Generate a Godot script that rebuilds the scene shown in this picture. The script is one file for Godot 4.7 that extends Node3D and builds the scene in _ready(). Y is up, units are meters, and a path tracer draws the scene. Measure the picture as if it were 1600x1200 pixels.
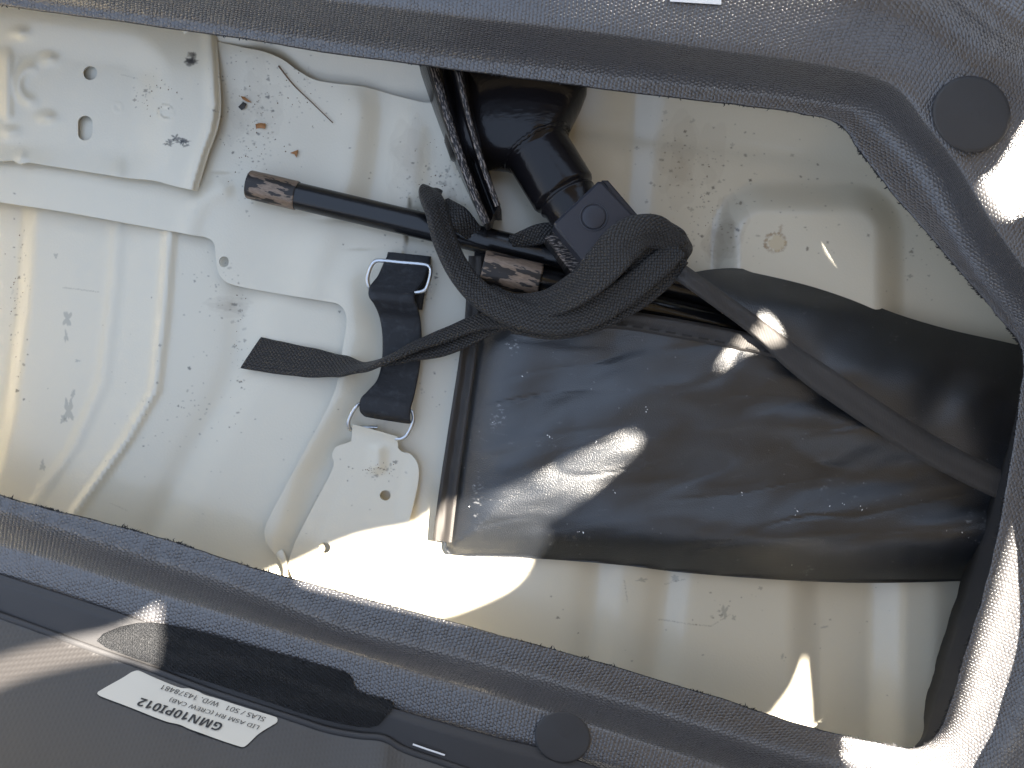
extends Node3D
# A storage bin in the floor of a truck cab, seen from above: painted steel floor, black tool bag, jack,
# straps, and the grained plastic frame round the opening. Drawing units ("du") are 0.4 mm at the frame's
# top face; at(x, y, h) turns a plan position and a height in metres into a point.

const EYE := 0.55
const UNIT := 0.0004
const FLOOR := -0.115
const SUN := Vector3(-0.052, -0.080, 0.016)
const ROOF := 0.62  # height of the unseen panel that shapes the sun patches

var used := {}
var M := {}

# ---------------------------------------------------------------- helpers
func at(x: float, y: float, h: float) -> Vector3:
	var s := UNIT * (EYE - h) / EYE
	return Vector3((x - 800.0) * s, h, (y - 600.0) * s)

func lin(r: float, g: float, b: float) -> Color:
	return Color(r, g, b).linear_to_srgb()

func sst(a: float, b: float, x: float) -> float:
	return smoothstep(a, b, x)

func bell(x: float, w: float) -> float:
	return exp(-(x * x) / (w * w))

func pv(a: Array) -> PackedVector2Array:
	var o := PackedVector2Array()
	for i in range(0, a.size(), 2):
		o.append(Vector2(a[i], a[i + 1]))
	return o

func numbered(called: String) -> String:
	var n: int = used.get(called, 0)
	used[called] = n + 1
	return called if n == 0 else "%s_%03d" % [called, n]

func thing(called: String, label := "", category := "", group := "", kind := "") -> Node3D:
	var o := Node3D.new()
	o.name = numbered(called)
	add_child(o)
	tag(o, label, category, group, kind)
	return o

func tag(o: Node, label := "", category := "", group := "", kind := "") -> void:
	if label != "": o.set_meta("label", label)
	if category != "": o.set_meta("category", category)
	if group != "": o.set_meta("group", group)
	if kind != "": o.set_meta("kind", kind)

func put(called: String, mesh: Mesh, mat: Material, parent: Node = null) -> MeshInstance3D:
	var o := MeshInstance3D.new()
	o.mesh = mesh
	o.material_override = mat
	if parent == null:
		o.name = numbered(called)
		add_child(o)
	else:
		o.name = called
		parent.add_child(o, true)
		if parent.has_meta("next_" + called):
			var k: int = parent.get_meta("next_" + called)
			o.name = "%s_%03d" % [called, k]
			parent.set_meta("next_" + called, k + 1)
		else:
			parent.set_meta("next_" + called, 1)
	return o

class MB:
	var v := PackedVector3Array()
	var n := PackedVector3Array()
	var uv := PackedVector2Array()
	var uv2 := PackedVector2Array()
	var ix := PackedInt32Array()
	func add(p: Vector3, nn: Vector3, t := Vector2.ZERO) -> int:
		v.append(p); n.append(nn); uv.append(t)
		uv2.append(Vector2(p.x / 0.768 + 0.5, p.z / 0.576 + 0.5))
		return v.size() - 1
	func tri(a: int, b: int, c: int) -> void:
		var g := (v[b] - v[a]).cross(v[c] - v[a])
		if g.dot(n[a] + n[b] + n[c]) > 0.0:
			ix.append(a); ix.append(c); ix.append(b)
		else:
			ix.append(a); ix.append(b); ix.append(c)
	func quad(a: int, b: int, c: int, d: int) -> void:
		tri(a, b, c); tri(a, c, d)
	func flat(ps: Array, nn: Vector3) -> void:
		var first := v.size()
		for p in ps: add(p, nn, Vector2(p.x * 10.0, p.z * 10.0))
		for i in range(1, ps.size() - 1): tri(first, first + i, first + i + 1)
	func mesh() -> ArrayMesh:
		var a := []
		a.resize(Mesh.ARRAY_MAX)
		a[Mesh.ARRAY_VERTEX] = v
		a[Mesh.ARRAY_NORMAL] = n
		a[Mesh.ARRAY_TEX_UV] = uv
		a[Mesh.ARRAY_TEX_UV2] = uv2
		a[Mesh.ARRAY_INDEX] = ix
		var m := ArrayMesh.new()
		m.add_surface_from_arrays(Mesh.PRIMITIVE_TRIANGLES, a)
		return m

# distance inward from an outline, sampled on a grid
class DF:
	var o: Vector2
	var s := 8.0
	var w := 0
	var h := 0
	var d := PackedFloat32Array()
	func _init(poly: PackedVector2Array, step := 8.0, open := -1) -> void:
		# edges from index «open» on (if given) do not count
		s = step
		var r := Rect2(poly[0], Vector2.ZERO)
		for p in poly: r = r.expand(p)
		o = r.position - Vector2(s, s)
		w = int(r.size.x / s) + 4
		h = int(r.size.y / s) + 4
		d.resize(w * h)
		var last := poly.size() if open < 0 else open
		for j in h:
			for i in w:
				var p := o + Vector2(i, j) * s
				var best := 1e9
				for k in last:
					var q := Geometry2D.get_closest_point_to_segment(p, poly[k], poly[(k + 1) % poly.size()])
					best = minf(best, p.distance_squared_to(q))
				d[j * w + i] = sqrt(best)
	func get_at(x: float, y: float) -> float:
		var fx := clampf((x - o.x) / s, 0.0, w - 1.001)
		var fy := clampf((y - o.y) / s, 0.0, h - 1.001)
		var i := int(fx)
		var j := int(fy)
		fx -= i
		fy -= j
		var k := j * w + i
		return lerpf(lerpf(d[k], d[k + 1], fx), lerpf(d[k + w], d[k + w + 1], fx), fy)

# smooth curve through points
func curve(pts: PackedVector2Array, sub := 8, closed := false) -> PackedVector2Array:
	var o := PackedVector2Array()
	var n := pts.size()
	var last := n if closed else n - 1
	for i in last:
		var a := pts[(i - 1 + n) % n] if closed or i > 0 else pts[0] * 2.0 - pts[1]
		var b := pts[i]
		var c := pts[(i + 1) % n]
		var d := pts[(i + 2) % n] if closed or i + 2 < n else c * 2.0 - b
		for k in sub:
			o.append(b.cubic_interpolate(c, a, d, float(k) / sub))
	if not closed: o.append(pts[n - 1])
	return o

func curve3(pts: Array, sub := 8, closed := false) -> PackedVector3Array:
	var o := PackedVector3Array()
	var n := pts.size()
	for i in (n if closed else n - 1):
		var b: Vector3 = pts[i]
		var c: Vector3 = pts[(i + 1) % n]
		var a: Vector3 = pts[(i - 1 + n) % n] if closed or i > 0 else b * 2.0 - c
		var d: Vector3 = pts[(i + 2) % n] if closed or i + 2 < n else c * 2.0 - b
		for k in sub:
			o.append(b.cubic_interpolate(c, a, d, float(k) / sub))
	if not closed: o.append(pts[n - 1])
	return o

# x of a polyline (points sorted by y) at height y
func xat(line: PackedVector2Array, y: float) -> float:
	var n := line.size()
	if y <= line[0].y: return line[0].x + (line[1].x - line[0].x) * (y - line[0].y) / (line[1].y - line[0].y)
	for i in range(1, n):
		if y <= line[i].y or i == n - 1:
			return lerpf(line[i - 1].x, line[i].x, (y - line[i - 1].y) / (line[i].y - line[i - 1].y))
	return line[n - 1].x

func yat(line: PackedVector2Array, x: float) -> float:
	var n := line.size()
	for i in range(1, n):
		if x <= line[i].x or i == n - 1:
			return lerpf(line[i - 1].y, line[i].y, (x - line[i - 1].x) / (line[i].x - line[i - 1].x))
	return line[0].y

# a sheet over an outline; pos(x, y) gives the point
func sheet(outline: PackedVector2Array, pos: Callable, step: float, holes := [], skirt := 0.0, down := Vector3.DOWN) -> MB:
	var b := MB.new()
	var r := Rect2(outline[0], Vector2.ZERO)
	for p in outline: r = r.expand(p)
	var nx := int(ceil(r.size.x / step))
	var ny := int(ceil(r.size.y / step))
	var o := r.position
	var mark := {}
	var rings := [outline]
	rings.append_array(holes)
	for ring: PackedVector2Array in rings:
		for i in ring.size():
			var p := ring[i]
			var q := ring[(i + 1) % ring.size()]
			var m := int(p.distance_to(q) / (step * 0.2)) + 1
			for k in m:
				var g := (p.lerp(q, float(k) / m) - o) / step
				mark[Vector2i(int(floor(g.x)), int(floor(g.y)))] = true
	var made := {}
	var e := minf(step * 0.2, 1.5)
	var vert := func(p: Vector2) -> int:
		var key := Vector2i((p * 64.0).round())
		if made.has(key): return made[key]
		var c: Vector3 = pos.call(p.x, p.y)
		var n: Vector3 = ((pos.call(p.x, p.y + e) as Vector3) - (pos.call(p.x, p.y - e) as Vector3)).cross((pos.call(p.x + e, p.y) as Vector3) - (pos.call(p.x - e, p.y) as Vector3)).normalized()
		if n.dot(down) > 0.0: n = -n
		var id := b.add(c, n, Vector2(c.x, c.z) * 10.0)
		made[key] = id
		return id
	for j in ny:
		for i in nx:
			var a := o + Vector2(i, j) * step
			var cell := PackedVector2Array([a, a + Vector2(step, 0), a + Vector2(step, step), a + Vector2(0, step)])
			if mark.has(Vector2i(i, j)):
				var polys := Geometry2D.intersect_polygons(cell, outline)
				for hole: PackedVector2Array in holes:
					var nxt: Array[PackedVector2Array] = []
					for pl in polys:
						for q in Geometry2D.clip_polygons(pl, hole):
							if not Geometry2D.is_polygon_clockwise(q): nxt.append(q)
					polys = nxt
				for pl in polys:
					var t := Geometry2D.triangulate_polygon(pl)
					for k in range(0, t.size(), 3):
						b.tri(vert.call(pl[t[k]]), vert.call(pl[t[k + 1]]), vert.call(pl[t[k + 2]]))
			else:
				var mid := a + Vector2(step, step) * 0.5
				var inside := Geometry2D.is_point_in_polygon(mid, outline)
				if inside:
					for hole: PackedVector2Array in holes:
						if Geometry2D.is_point_in_polygon(mid, hole): inside = false
				if inside:
					b.quad(vert.call(cell[0]), vert.call(cell[1]), vert.call(cell[2]), vert.call(cell[3]))
	if skirt > 0.0:
		for k in rings.size():
			var ring: PackedVector2Array = rings[k]
			for i in ring.size():
				var p := ring[i]
				var q := ring[(i + 1) % ring.size()]
				if p.distance_to(q) < 0.01: continue
				var m := int(p.distance_to(q) / step) + 1
				var side := (q - p).orthogonal().normalized()
				var inn := Geometry2D.is_point_in_polygon(p.lerp(q, 0.5) + side * 0.05, ring)
				if inn != (k > 0): side = -side
				for s in m:
					var g := p.lerp(q, float(s) / m)
					var h := p.lerp(q, float(s + 1) / m)
					var gp: Vector3 = pos.call(g.x, g.y)
					var hp: Vector3 = pos.call(h.x, h.y)
					var w: Vector3 = (hp - gp).cross(down).normalized()
					if w.dot(Vector3(side.x, 0, side.y)) < 0.0: w = -w
					var i0 := b.add(gp, w); var i1 := b.add(hp, w); var i2 := b.add(hp + down * skirt, w); var i3 := b.add(gp + down * skirt, w)
					b.quad(i0, i1, i2, i3)
	return b

# rows of points joined to a smooth surface; mids (one per row) tell inside from outside, else up is outside
func grid(rows: Array, wrap_rows: bool, wrap_cols: bool, mids := PackedVector3Array(), uvscale := Vector2(10, 10)) -> MB:
	var b := MB.new()
	var nr := rows.size()
	var nc: int = rows[0].size()
	var rr := nr + (1 if wrap_rows else 0)
	var cc := nc + (1 if wrap_cols else 0)
	var u := 0.0
	var nrm := []
	var sum := 0.0
	for r in nr:
		var line := PackedVector3Array()
		var row: PackedVector3Array = rows[r]
		var up: PackedVector3Array = rows[(r + 1) % nr] if wrap_rows or r < nr - 1 else row
		var dn: PackedVector3Array = rows[(r - 1 + nr) % nr] if wrap_rows or r > 0 else row
		for c in nc:
			var cr := row[(c + 1) % nc] if wrap_cols or c < nc - 1 else row[c]
			var cl := row[(c - 1 + nc) % nc] if wrap_cols or c > 0 else row[c]
			var n := (cr - cl).cross(up[c] - dn[c]).normalized()
			line.append(n)
			sum += n.dot(row[c] - mids[r]) if mids.size() > 0 else n.y
		nrm.append(line)
	var sg := 1.0 if sum >= 0.0 else -1.0
	for r in rr:
		var row: PackedVector3Array = rows[r % nr]
		if r > 0:
			var prev: PackedVector3Array = rows[r - 1]
			var acc := 0.0
			for c in range(0, nc, maxi(1, nc / 6)): acc += row[c].distance_to(prev[c])
			u += acc / ceilf(float(nc) / maxi(1, nc / 6))
		var vv := 0.0
		for c in cc:
			if c > 0: vv += row[c % nc].distance_to(row[c - 1])
			b.add(row[c % nc], nrm[r % nr][c % nc] * sg, Vector2(u * uvscale.x, vv * uvscale.y))
	for r in rr - 1:
		for c in cc - 1:
			var k := r * cc + c
			b.quad(k, k + 1, k + cc + 1, k + cc)
	return b

# a section swept along a path; sec(t, a) gives (side, up) in metres, turn(t) the twist
func sweep(path: PackedVector3Array, sec: Callable, around: int, turn = null, caps := true, ref := Vector3.UP, slant := 0.0) -> MB:
	var rows := []
	var n := path.size()
	var dirs := PackedVector3Array()
	for i in n:
		var t := (path[mini(i + 1, n - 1)] - path[maxi(i - 1, 0)]).normalized()
		dirs.append(t)
		var side := t.cross(ref)
		side = side.normalized() if side.length() > 0.05 else t.cross(Vector3.RIGHT).normalized()
		var up := side.cross(t).normalized()
		var f := float(i) / (n - 1)
		var tw: float = turn.call(f) if turn != null else 0.0
		var s2 := side * cos(tw) + up * sin(tw)
		var u2 := up * cos(tw) - side * sin(tw)
		var row := PackedVector3Array()
		for k in around:
			var o: Vector2 = sec.call(f, TAU * k / around)
			row.append(path[i] + s2 * o.x + u2 * o.y + t * o.x * slant * maxf(0.0, 1.0 - i / 14.0))
		rows.append(row)
	var b := grid(rows, false, true, path)
	if caps:
		for e in [0, n - 1]:
			var nn: Vector3 = -dirs[0] if e == 0 else dirs[n - 1]
			var first := b.v.size()
			b.add(path[e], nn)
			for k in around: b.add(rows[e][k], nn)
			for k in around: b.tri(first, first + 1 + k, first + 1 + (k + 1) % around)
	return b

func round_tube(path: PackedVector3Array, r: float, around := 12) -> MB:
	return sweep(path, func(_t, a): return Vector2(cos(a), sin(a)) * r, around)

func joined(list: Array) -> MB:
	var b := MB.new()
	for m: MB in list:
		var k := b.v.size()
		b.v.append_array(m.v); b.n.append_array(m.n); b.uv.append_array(m.uv); b.uv2.append_array(m.uv2)
		for i in m.ix: b.ix.append(i + k)
	return b

func circle(x: float, y: float, rx: float, ry := -1.0, tilt := 0.0, n := 28) -> PackedVector2Array:
	var o := PackedVector2Array()
	if ry < 0.0: ry = rx
	for k in n: o.append(Vector2(x, y) + Vector2(cos(TAU * k / n) * rx, sin(TAU * k / n) * ry).rotated(tilt))
	return o

# a block from a top outline (plan), top and bottom heights, with a chamfer
func block(outline: PackedVector2Array, top: Callable, bottom: float, chamfer := 4.0) -> MB:
	var inner := PackedVector2Array()
	var g := Geometry2D.offset_polygon(outline, -chamfer, Geometry2D.JOIN_MITER)
	inner = g[0]
	var mb := MB.new()
	var t := Geometry2D.triangulate_polygon(inner)
	var pts := []
	for p in inner: pts.append(at(p.x, p.y, top.call(p.x, p.y)))
	var nn: Vector3 = ((pts[1] as Vector3) - pts[0]).cross((pts[2] as Vector3) - pts[0]).normalized()
	if nn.y < 0.0: nn = -nn
	var f := mb.v.size()
	for p in pts: mb.add(p, nn, Vector2(p.x, p.z) * 10.0)
	for k in range(0, t.size(), 3): mb.tri(f + t[k], f + t[k + 1], f + t[k + 2])
	var n := inner.size()
	for k in n:
		var a := inner[k]
		var c := inner[(k + 1) % n]
		var oa := nearest(outline, a)
		var oc := nearest(outline, c)
		var pa := at(a.x, a.y, top.call(a.x, a.y))
		var pc := at(c.x, c.y, top.call(c.x, c.y))
		var drop := chamfer * UNIT * 0.8
		var qa := at(oa.x, oa.y, top.call(oa.x, oa.y) - drop)
		var qc := at(oc.x, oc.y, top.call(oc.x, oc.y) - drop)
		var ra := Vector3(qa.x, bottom, qa.z)
		var rc := Vector3(qc.x, bottom, qc.z)
		var w := (qc - qa).cross(Vector3.DOWN).normalized()
		var away := (qa + qc) * 0.5 - (pa + pc) * 0.5
		if w.dot(Vector3(away.x, 0, away.z)) < 0.0: w = -w
		mb.flat([pa, pc, qc, qa], (w + Vector3.UP).normalized())
		mb.flat([qa, qc, rc, ra], w)
	return mb

func nearest(pts: PackedVector2Array, p: Vector2) -> Vector2:
	var best := pts[0]
	for q in pts:
		if q.distance_squared_to(p) < best.distance_squared_to(p): best = q
	return best

# ---------------------------------------------------------------- textures
func noise_image(size: int, freq: float, seed_: int, type := FastNoiseLite.TYPE_SIMPLEX_SMOOTH, oct := 3) -> Image:
	var n := FastNoiseLite.new()
	n.noise_type = type
	n.frequency = freq
	n.seed = seed_
	n.fractal_octaves = oct
	return n.get_seamless_image(size, size)

func tex(im: Image) -> ImageTexture:
	im.generate_mipmaps()
	return ImageTexture.create_from_image(im)

func computed(w: int, h: int, f: Callable) -> Image:
	var d := PackedByteArray()
	d.resize(w * h)
	for y in h:
		for x in w:
			d[y * w + x] = clampi(int(255.0 * (f.call(x, y) as float)), 0, 255)
	return Image.create_from_data(w, h, false, Image.FORMAT_L8, d)

func pebbles(size: int, cells: int, seed_: int) -> Image:
	# rounded grains in uneven rows
	var r := RandomNumberGenerator.new()
	r.seed = seed_
	var c := float(size) / cells
	var patch := FastNoiseLite.new()
	patch.seed = seed_
	patch.frequency = 0.02
	var im := Image.create(size, size, false, Image.FORMAT_L8)
	var d := PackedFloat32Array()
	d.resize(size * size)
	for j in cells:
		for i in cells:
			var cx := (i + 0.5 + r.randf_range(-0.14, 0.14)) * c
			var cy := (j + 0.5 + r.randf_range(-0.14, 0.14) + 0.5 * (i % 2)) * c
			var ax := c * r.randf_range(0.44, 0.54)
			var ay := c * r.randf_range(0.44, 0.58)
			var hh := r.randf_range(0.6, 1.0) * (0.72 + 0.5 * patch.get_noise_2d(i * 10.0, j * 10.0))
			for y in range(int(cy - ay), int(cy + ay) + 1):
				for x in range(int(cx - ax), int(cx + ax) + 1):
					var q := pow((x - cx) / ax, 2.0) + pow((y - cy) / ay, 2.0)
					if q < 1.0:
						var k := posmod(y, size) * size + posmod(x, size)
						d[k] = maxf(d[k], hh * (1.0 - q * q))
	var by := PackedByteArray()
	by.resize(size * size)
	for k in size * size: by[k] = int(d[k] * 255.0)
	im.set_data(size, size, false, Image.FORMAT_L8, by)
	return im

func mat(color: Color, rough: float, metal := 0.0, spec := 0.5) -> StandardMaterial3D:
	var m := StandardMaterial3D.new()
	m.albedo_color = color
	m.roughness = rough
	m.metallic = metal
	m.metallic_specular = spec
	return m

func relief(m: StandardMaterial3D, t: Texture2D, cm: float, scale: float) -> void:
	m.heightmap_enabled = true
	m.heightmap_texture = t
	m.heightmap_scale = cm
	m.uv1_scale = Vector3(scale, scale, scale)

# blotches of one colour over another, split by noise
func blotches(size: int, under: Color, over: Color, freq: float, seed_: int, share: float) -> Image:
	var n := noise_image(size, freq, seed_)
	var f := noise_image(size, freq * 5.0, seed_ + 9)
	var im := Image.create(size, size, false, Image.FORMAT_RGB8)
	for y in size:
		for x in size:
			var v := n.get_pixel(x, y).r * 0.8 + f.get_pixel(x, y).r * 0.2
			var g := 0.85 + 0.3 * f.get_pixel(x, y).r
			var c := Color(under.r * g, under.g * g, under.b * g).lerp(over, smoothstep(share - 0.03, share + 0.03, v))
			im.set_pixel(x, y, c)
	return im

func dab(im: Image, x: float, y: float, rx: float, ry: float, c: Color, alpha: float, r: RandomNumberGenerator, ragged := 0.35) -> void:
	var ph := r.randf() * TAU
	var k1 := r.randi_range(2, 4)
	var k2 := r.randi_range(5, 8)
	for j in range(int(y - ry * 1.6), int(y + ry * 1.6) + 2):
		for i in range(int(x - rx * 1.6), int(x + rx * 1.6) + 2):
			if i < 0 or j < 0 or i >= im.get_width() or j >= im.get_height(): continue
			var q := Vector2((i - x) / rx, (j - y) / ry)
			var a := q.angle()
			var lim := 1.0 + ragged * (0.6 * sin(a * k1 + ph) + 0.4 * sin(a * k2 - ph * 2.0))
			var e := clampf((lim - q.length()) * minf(rx, ry) * 0.7 + 0.3, 0.0, 1.0) * alpha
			if e > 0.0:
				var old := im.get_pixel(i, j)
				var na := e + old.a * (1.0 - e)
				var mix := old.lerp(c, e / na)
				mix.a = na
				im.set_pixel(i, j, mix)

func scratch(im: Image, a: Vector2, b: Vector2, w: float, c: Color, alpha: float, r: RandomNumberGenerator) -> void:
	var m := int(a.distance_to(b) / maxf(w, 1.0)) + 1
	for k in m + 1:
		if r.randf() < 0.25: continue
		var p := a.lerp(b, float(k) / m) + Vector2(r.randf_range(-0.6, 0.6), r.randf_range(-0.6, 0.6))
		dab(im, p.x, p.y, w, w, c, alpha, r)

func dirt_map() -> Image:
	var im := Image.create(1600, 1200, false, Image.FORMAT_RGBA8)
	im.fill(Color(0.2, 0.15, 0.1, 0.0))
	var r := RandomNumberGenerator.new()
	r.seed = 41
	var brown := Color(0.20, 0.15, 0.10)
	var black := Color(0.05, 0.05, 0.06)
	var grey := Color(0.5, 0.5, 0.47)
	# clusters of specks: x, y, spread x, spread y, how many
	for c in [[395, 200, 45, 90, 120], [245, 150, 30, 28, 26], [430, 150, 90, 60, 60], [1080, 280, 70, 90, 80], [1125, 350, 40, 60, 70], [1040, 210, 60, 60, 30],
			[20, 480, 14, 130, 60], [370, 520, 14, 110, 40], [330, 470, 40, 60, 30], [590, 730, 40, 14, 30], [640, 330, 40, 90, 60], [700, 280, 25, 40, 60], [690, 380, 25, 25, 30],
			[1420, 400, 50, 80, 40], [1250, 330, 150, 110, 60], [660, 440, 25, 30, 40], [690, 580, 40, 60, 25], [280, 640, 110, 110, 40], [800, 600, 800, 500, 130], [1180, 980, 200, 70, 40], [300, 650, 30, 40, 24]]:
		for k in c[4]:
			var x: float = c[0] + r.randfn() * c[2] * 0.6
			var y: float = c[1] + r.randfn() * c[3] * 0.6
			var s := r.randf_range(0.6, 1.5) if r.randf() < 0.88 else r.randf_range(1.5, 3.0)
			dab(im, x, y, s * r.randf_range(0.8, 1.6), s, brown.lerp(black, r.randf()), r.randf_range(0.2, 0.75), r)
	# soft grime in the corners of the pressings
	for c in [[700, 330, 26, 60, 0.10], [1120, 360, 40, 60, 0.10], [400, 170, 40, 60, 0.06], [660, 445, 16, 18, 0.16], [345, 480, 40, 20, 0.08], [1060, 250, 50, 80, 0.06], [640, 260, 50, 90, 0.05]]:
		for k in 7:
			dab(im, c[0] + r.randfn() * c[2] * 0.4, c[1] + r.randfn() * c[3] * 0.4, c[2] * r.randf_range(0.3, 0.7), c[3] * r.randf_range(0.3, 0.7), Color(0.42, 0.34, 0.24), c[4], r, 0.2)
	# black scuffs on the raised panel
	for k in 9: dab(im, 312 + r.randfn() * 4, 108 + r.randfn() * 5, r.randf_range(3, 8), r.randf_range(3, 7), Color(0.17, 0.16, 0.16), 0.5, r)
	for k in 14: dab(im, 291 + r.randfn() * 8, 231 + r.randfn() * 4, r.randf_range(1.5, 6), r.randf_range(1.5, 4), black, 0.7, r, 0.7)
	# worn grey patches and scratches on the left of the floor
	for c in [[101, 497, 6, 12], [99, 525, 3, 9], [103, 640, 7, 17], [110, 615, 3, 7], [95, 655, 5, 6], [62, 728, 4, 8], [83, 398, 3, 4], [117, 563, 4, 2], [355, 888, 4, 3], [1131, 956, 5, 10], [1146, 965, 3, 4], [1056, 905, 7, 4], [1003, 906, 8, 3], [1295, 985, 6, 2], [1222, 1025, 2, 5]]:
		dab(im, c[0], c[1], c[2], c[3], grey, 0.5, r, 0.5)
	for k in 14:
		var p := Vector2(r.randf_range(0, 1600), r.randf_range(100, 1120))
		scratch(im, p, p + Vector2(r.randf_range(8, 46), 0).rotated(r.randf() * TAU), 0.6, Color(0.5, 0.46, 0.38) if r.randf() < 0.6 else Color(0.86, 0.85, 0.8), 0.4, r)
	for s in [[[975, 905], [980, 940]], [[1030, 970], [1110, 978]], [[1110, 978], [1140, 960]], [[1070, 905], [1040, 915]], [[95, 448], [150, 455]]]:
		scratch(im, Vector2(s[0][0], s[0][1]), Vector2(s[1][0], s[1][1]), 0.8, Color(0.5, 0.47, 0.4), 0.5, r)
	# rust ring on the right of the floor
	for k in 40:
		var a := TAU * k / 40.0
		var w := 0.2 + 0.5 * r.randf() + (0.3 if a > 2.4 and a < 4.3 else 0.0)
		dab(im, 1201 + cos(a) * 16 + r.randfn(), 384 + sin(a) * 14 + r.randfn(), 2.6, 2.4, Color(0.47, 0.33, 0.17), w * 0.55, r)
	for k in 8: dab(im, 1209 + r.randfn() * 1.5, 358 + k * 2.2, 2.5, 2.0, Color(0.5, 0.36, 0.2), 0.3, r)
	dab(im, 1204, 385, 13, 12, Color(0.72, 0.62, 0.42), 0.35, r, 0.2)
	for k in 9: dab(im, 722 + r.randfn() * 7, 432 + r.randfn() * 3, 3, 2, Color(0.55, 0.33, 0.12), 0.5, r)
	return im

func dust_map() -> Image:
	var im := Image.create(1600, 1200, false, Image.FORMAT_RGBA8)
	var pale := lin(0.55, 0.56, 0.57)
	im.fill(Color(pale.r, pale.g, pale.b, 0.0))
	var r := RandomNumberGenerator.new()
	r.seed = 66
	# rubbed and dusty places: x, y, spread, marks, strength
	for c in [[778, 655, 9, 14, 26, 0.35], [803, 542, 6, 10, 14, 0.5], [745, 770, 8, 26, 22, 0.35], [835, 690, 30, 40, 14, 0.10], [880, 835, 40, 12, 16, 0.16], [1290, 760, 26, 16, 18, 0.16], [1480, 800, 22, 8, 12, 0.3], [1500, 832, 16, 5, 10, 0.35], [1240, 885, 10, 5, 10, 0.35], [1370, 530, 12, 8, 8, 0.2], [1240, 490, 16, 12, 10, 0.12], [900, 600, 160, 120, 60, 0.05], [1200, 790, 220, 70, 60, 0.06], [1130, 690, 140, 60, 40, 0.05]]:
		for k in c[4]:
			var s := r.randf_range(0.5, 1.5)
			dab(im, c[0] + r.randfn() * c[2] * 0.7, c[1] + r.randfn() * c[3] * 0.7, s * r.randf_range(0.8, 2.6), s, pale, c[5] * r.randf_range(0.15, 0.9), r, 0.8)
	for k in 90:
		var p := Vector2(r.randf_range(720, 1600), r.randf_range(430, 900))
		scratch(im, p, p + Vector2(r.randf_range(4, 26), 0).rotated(r.randf_range(-0.5, 0.5)), 0.5, pale, 0.10, r)
	for k in 130:
		dab(im, r.randf_range(710, 1600), r.randf_range(430, 905), 0.8, 0.8, pale, r.randf_range(0.1, 0.5), r)
	return im

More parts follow.
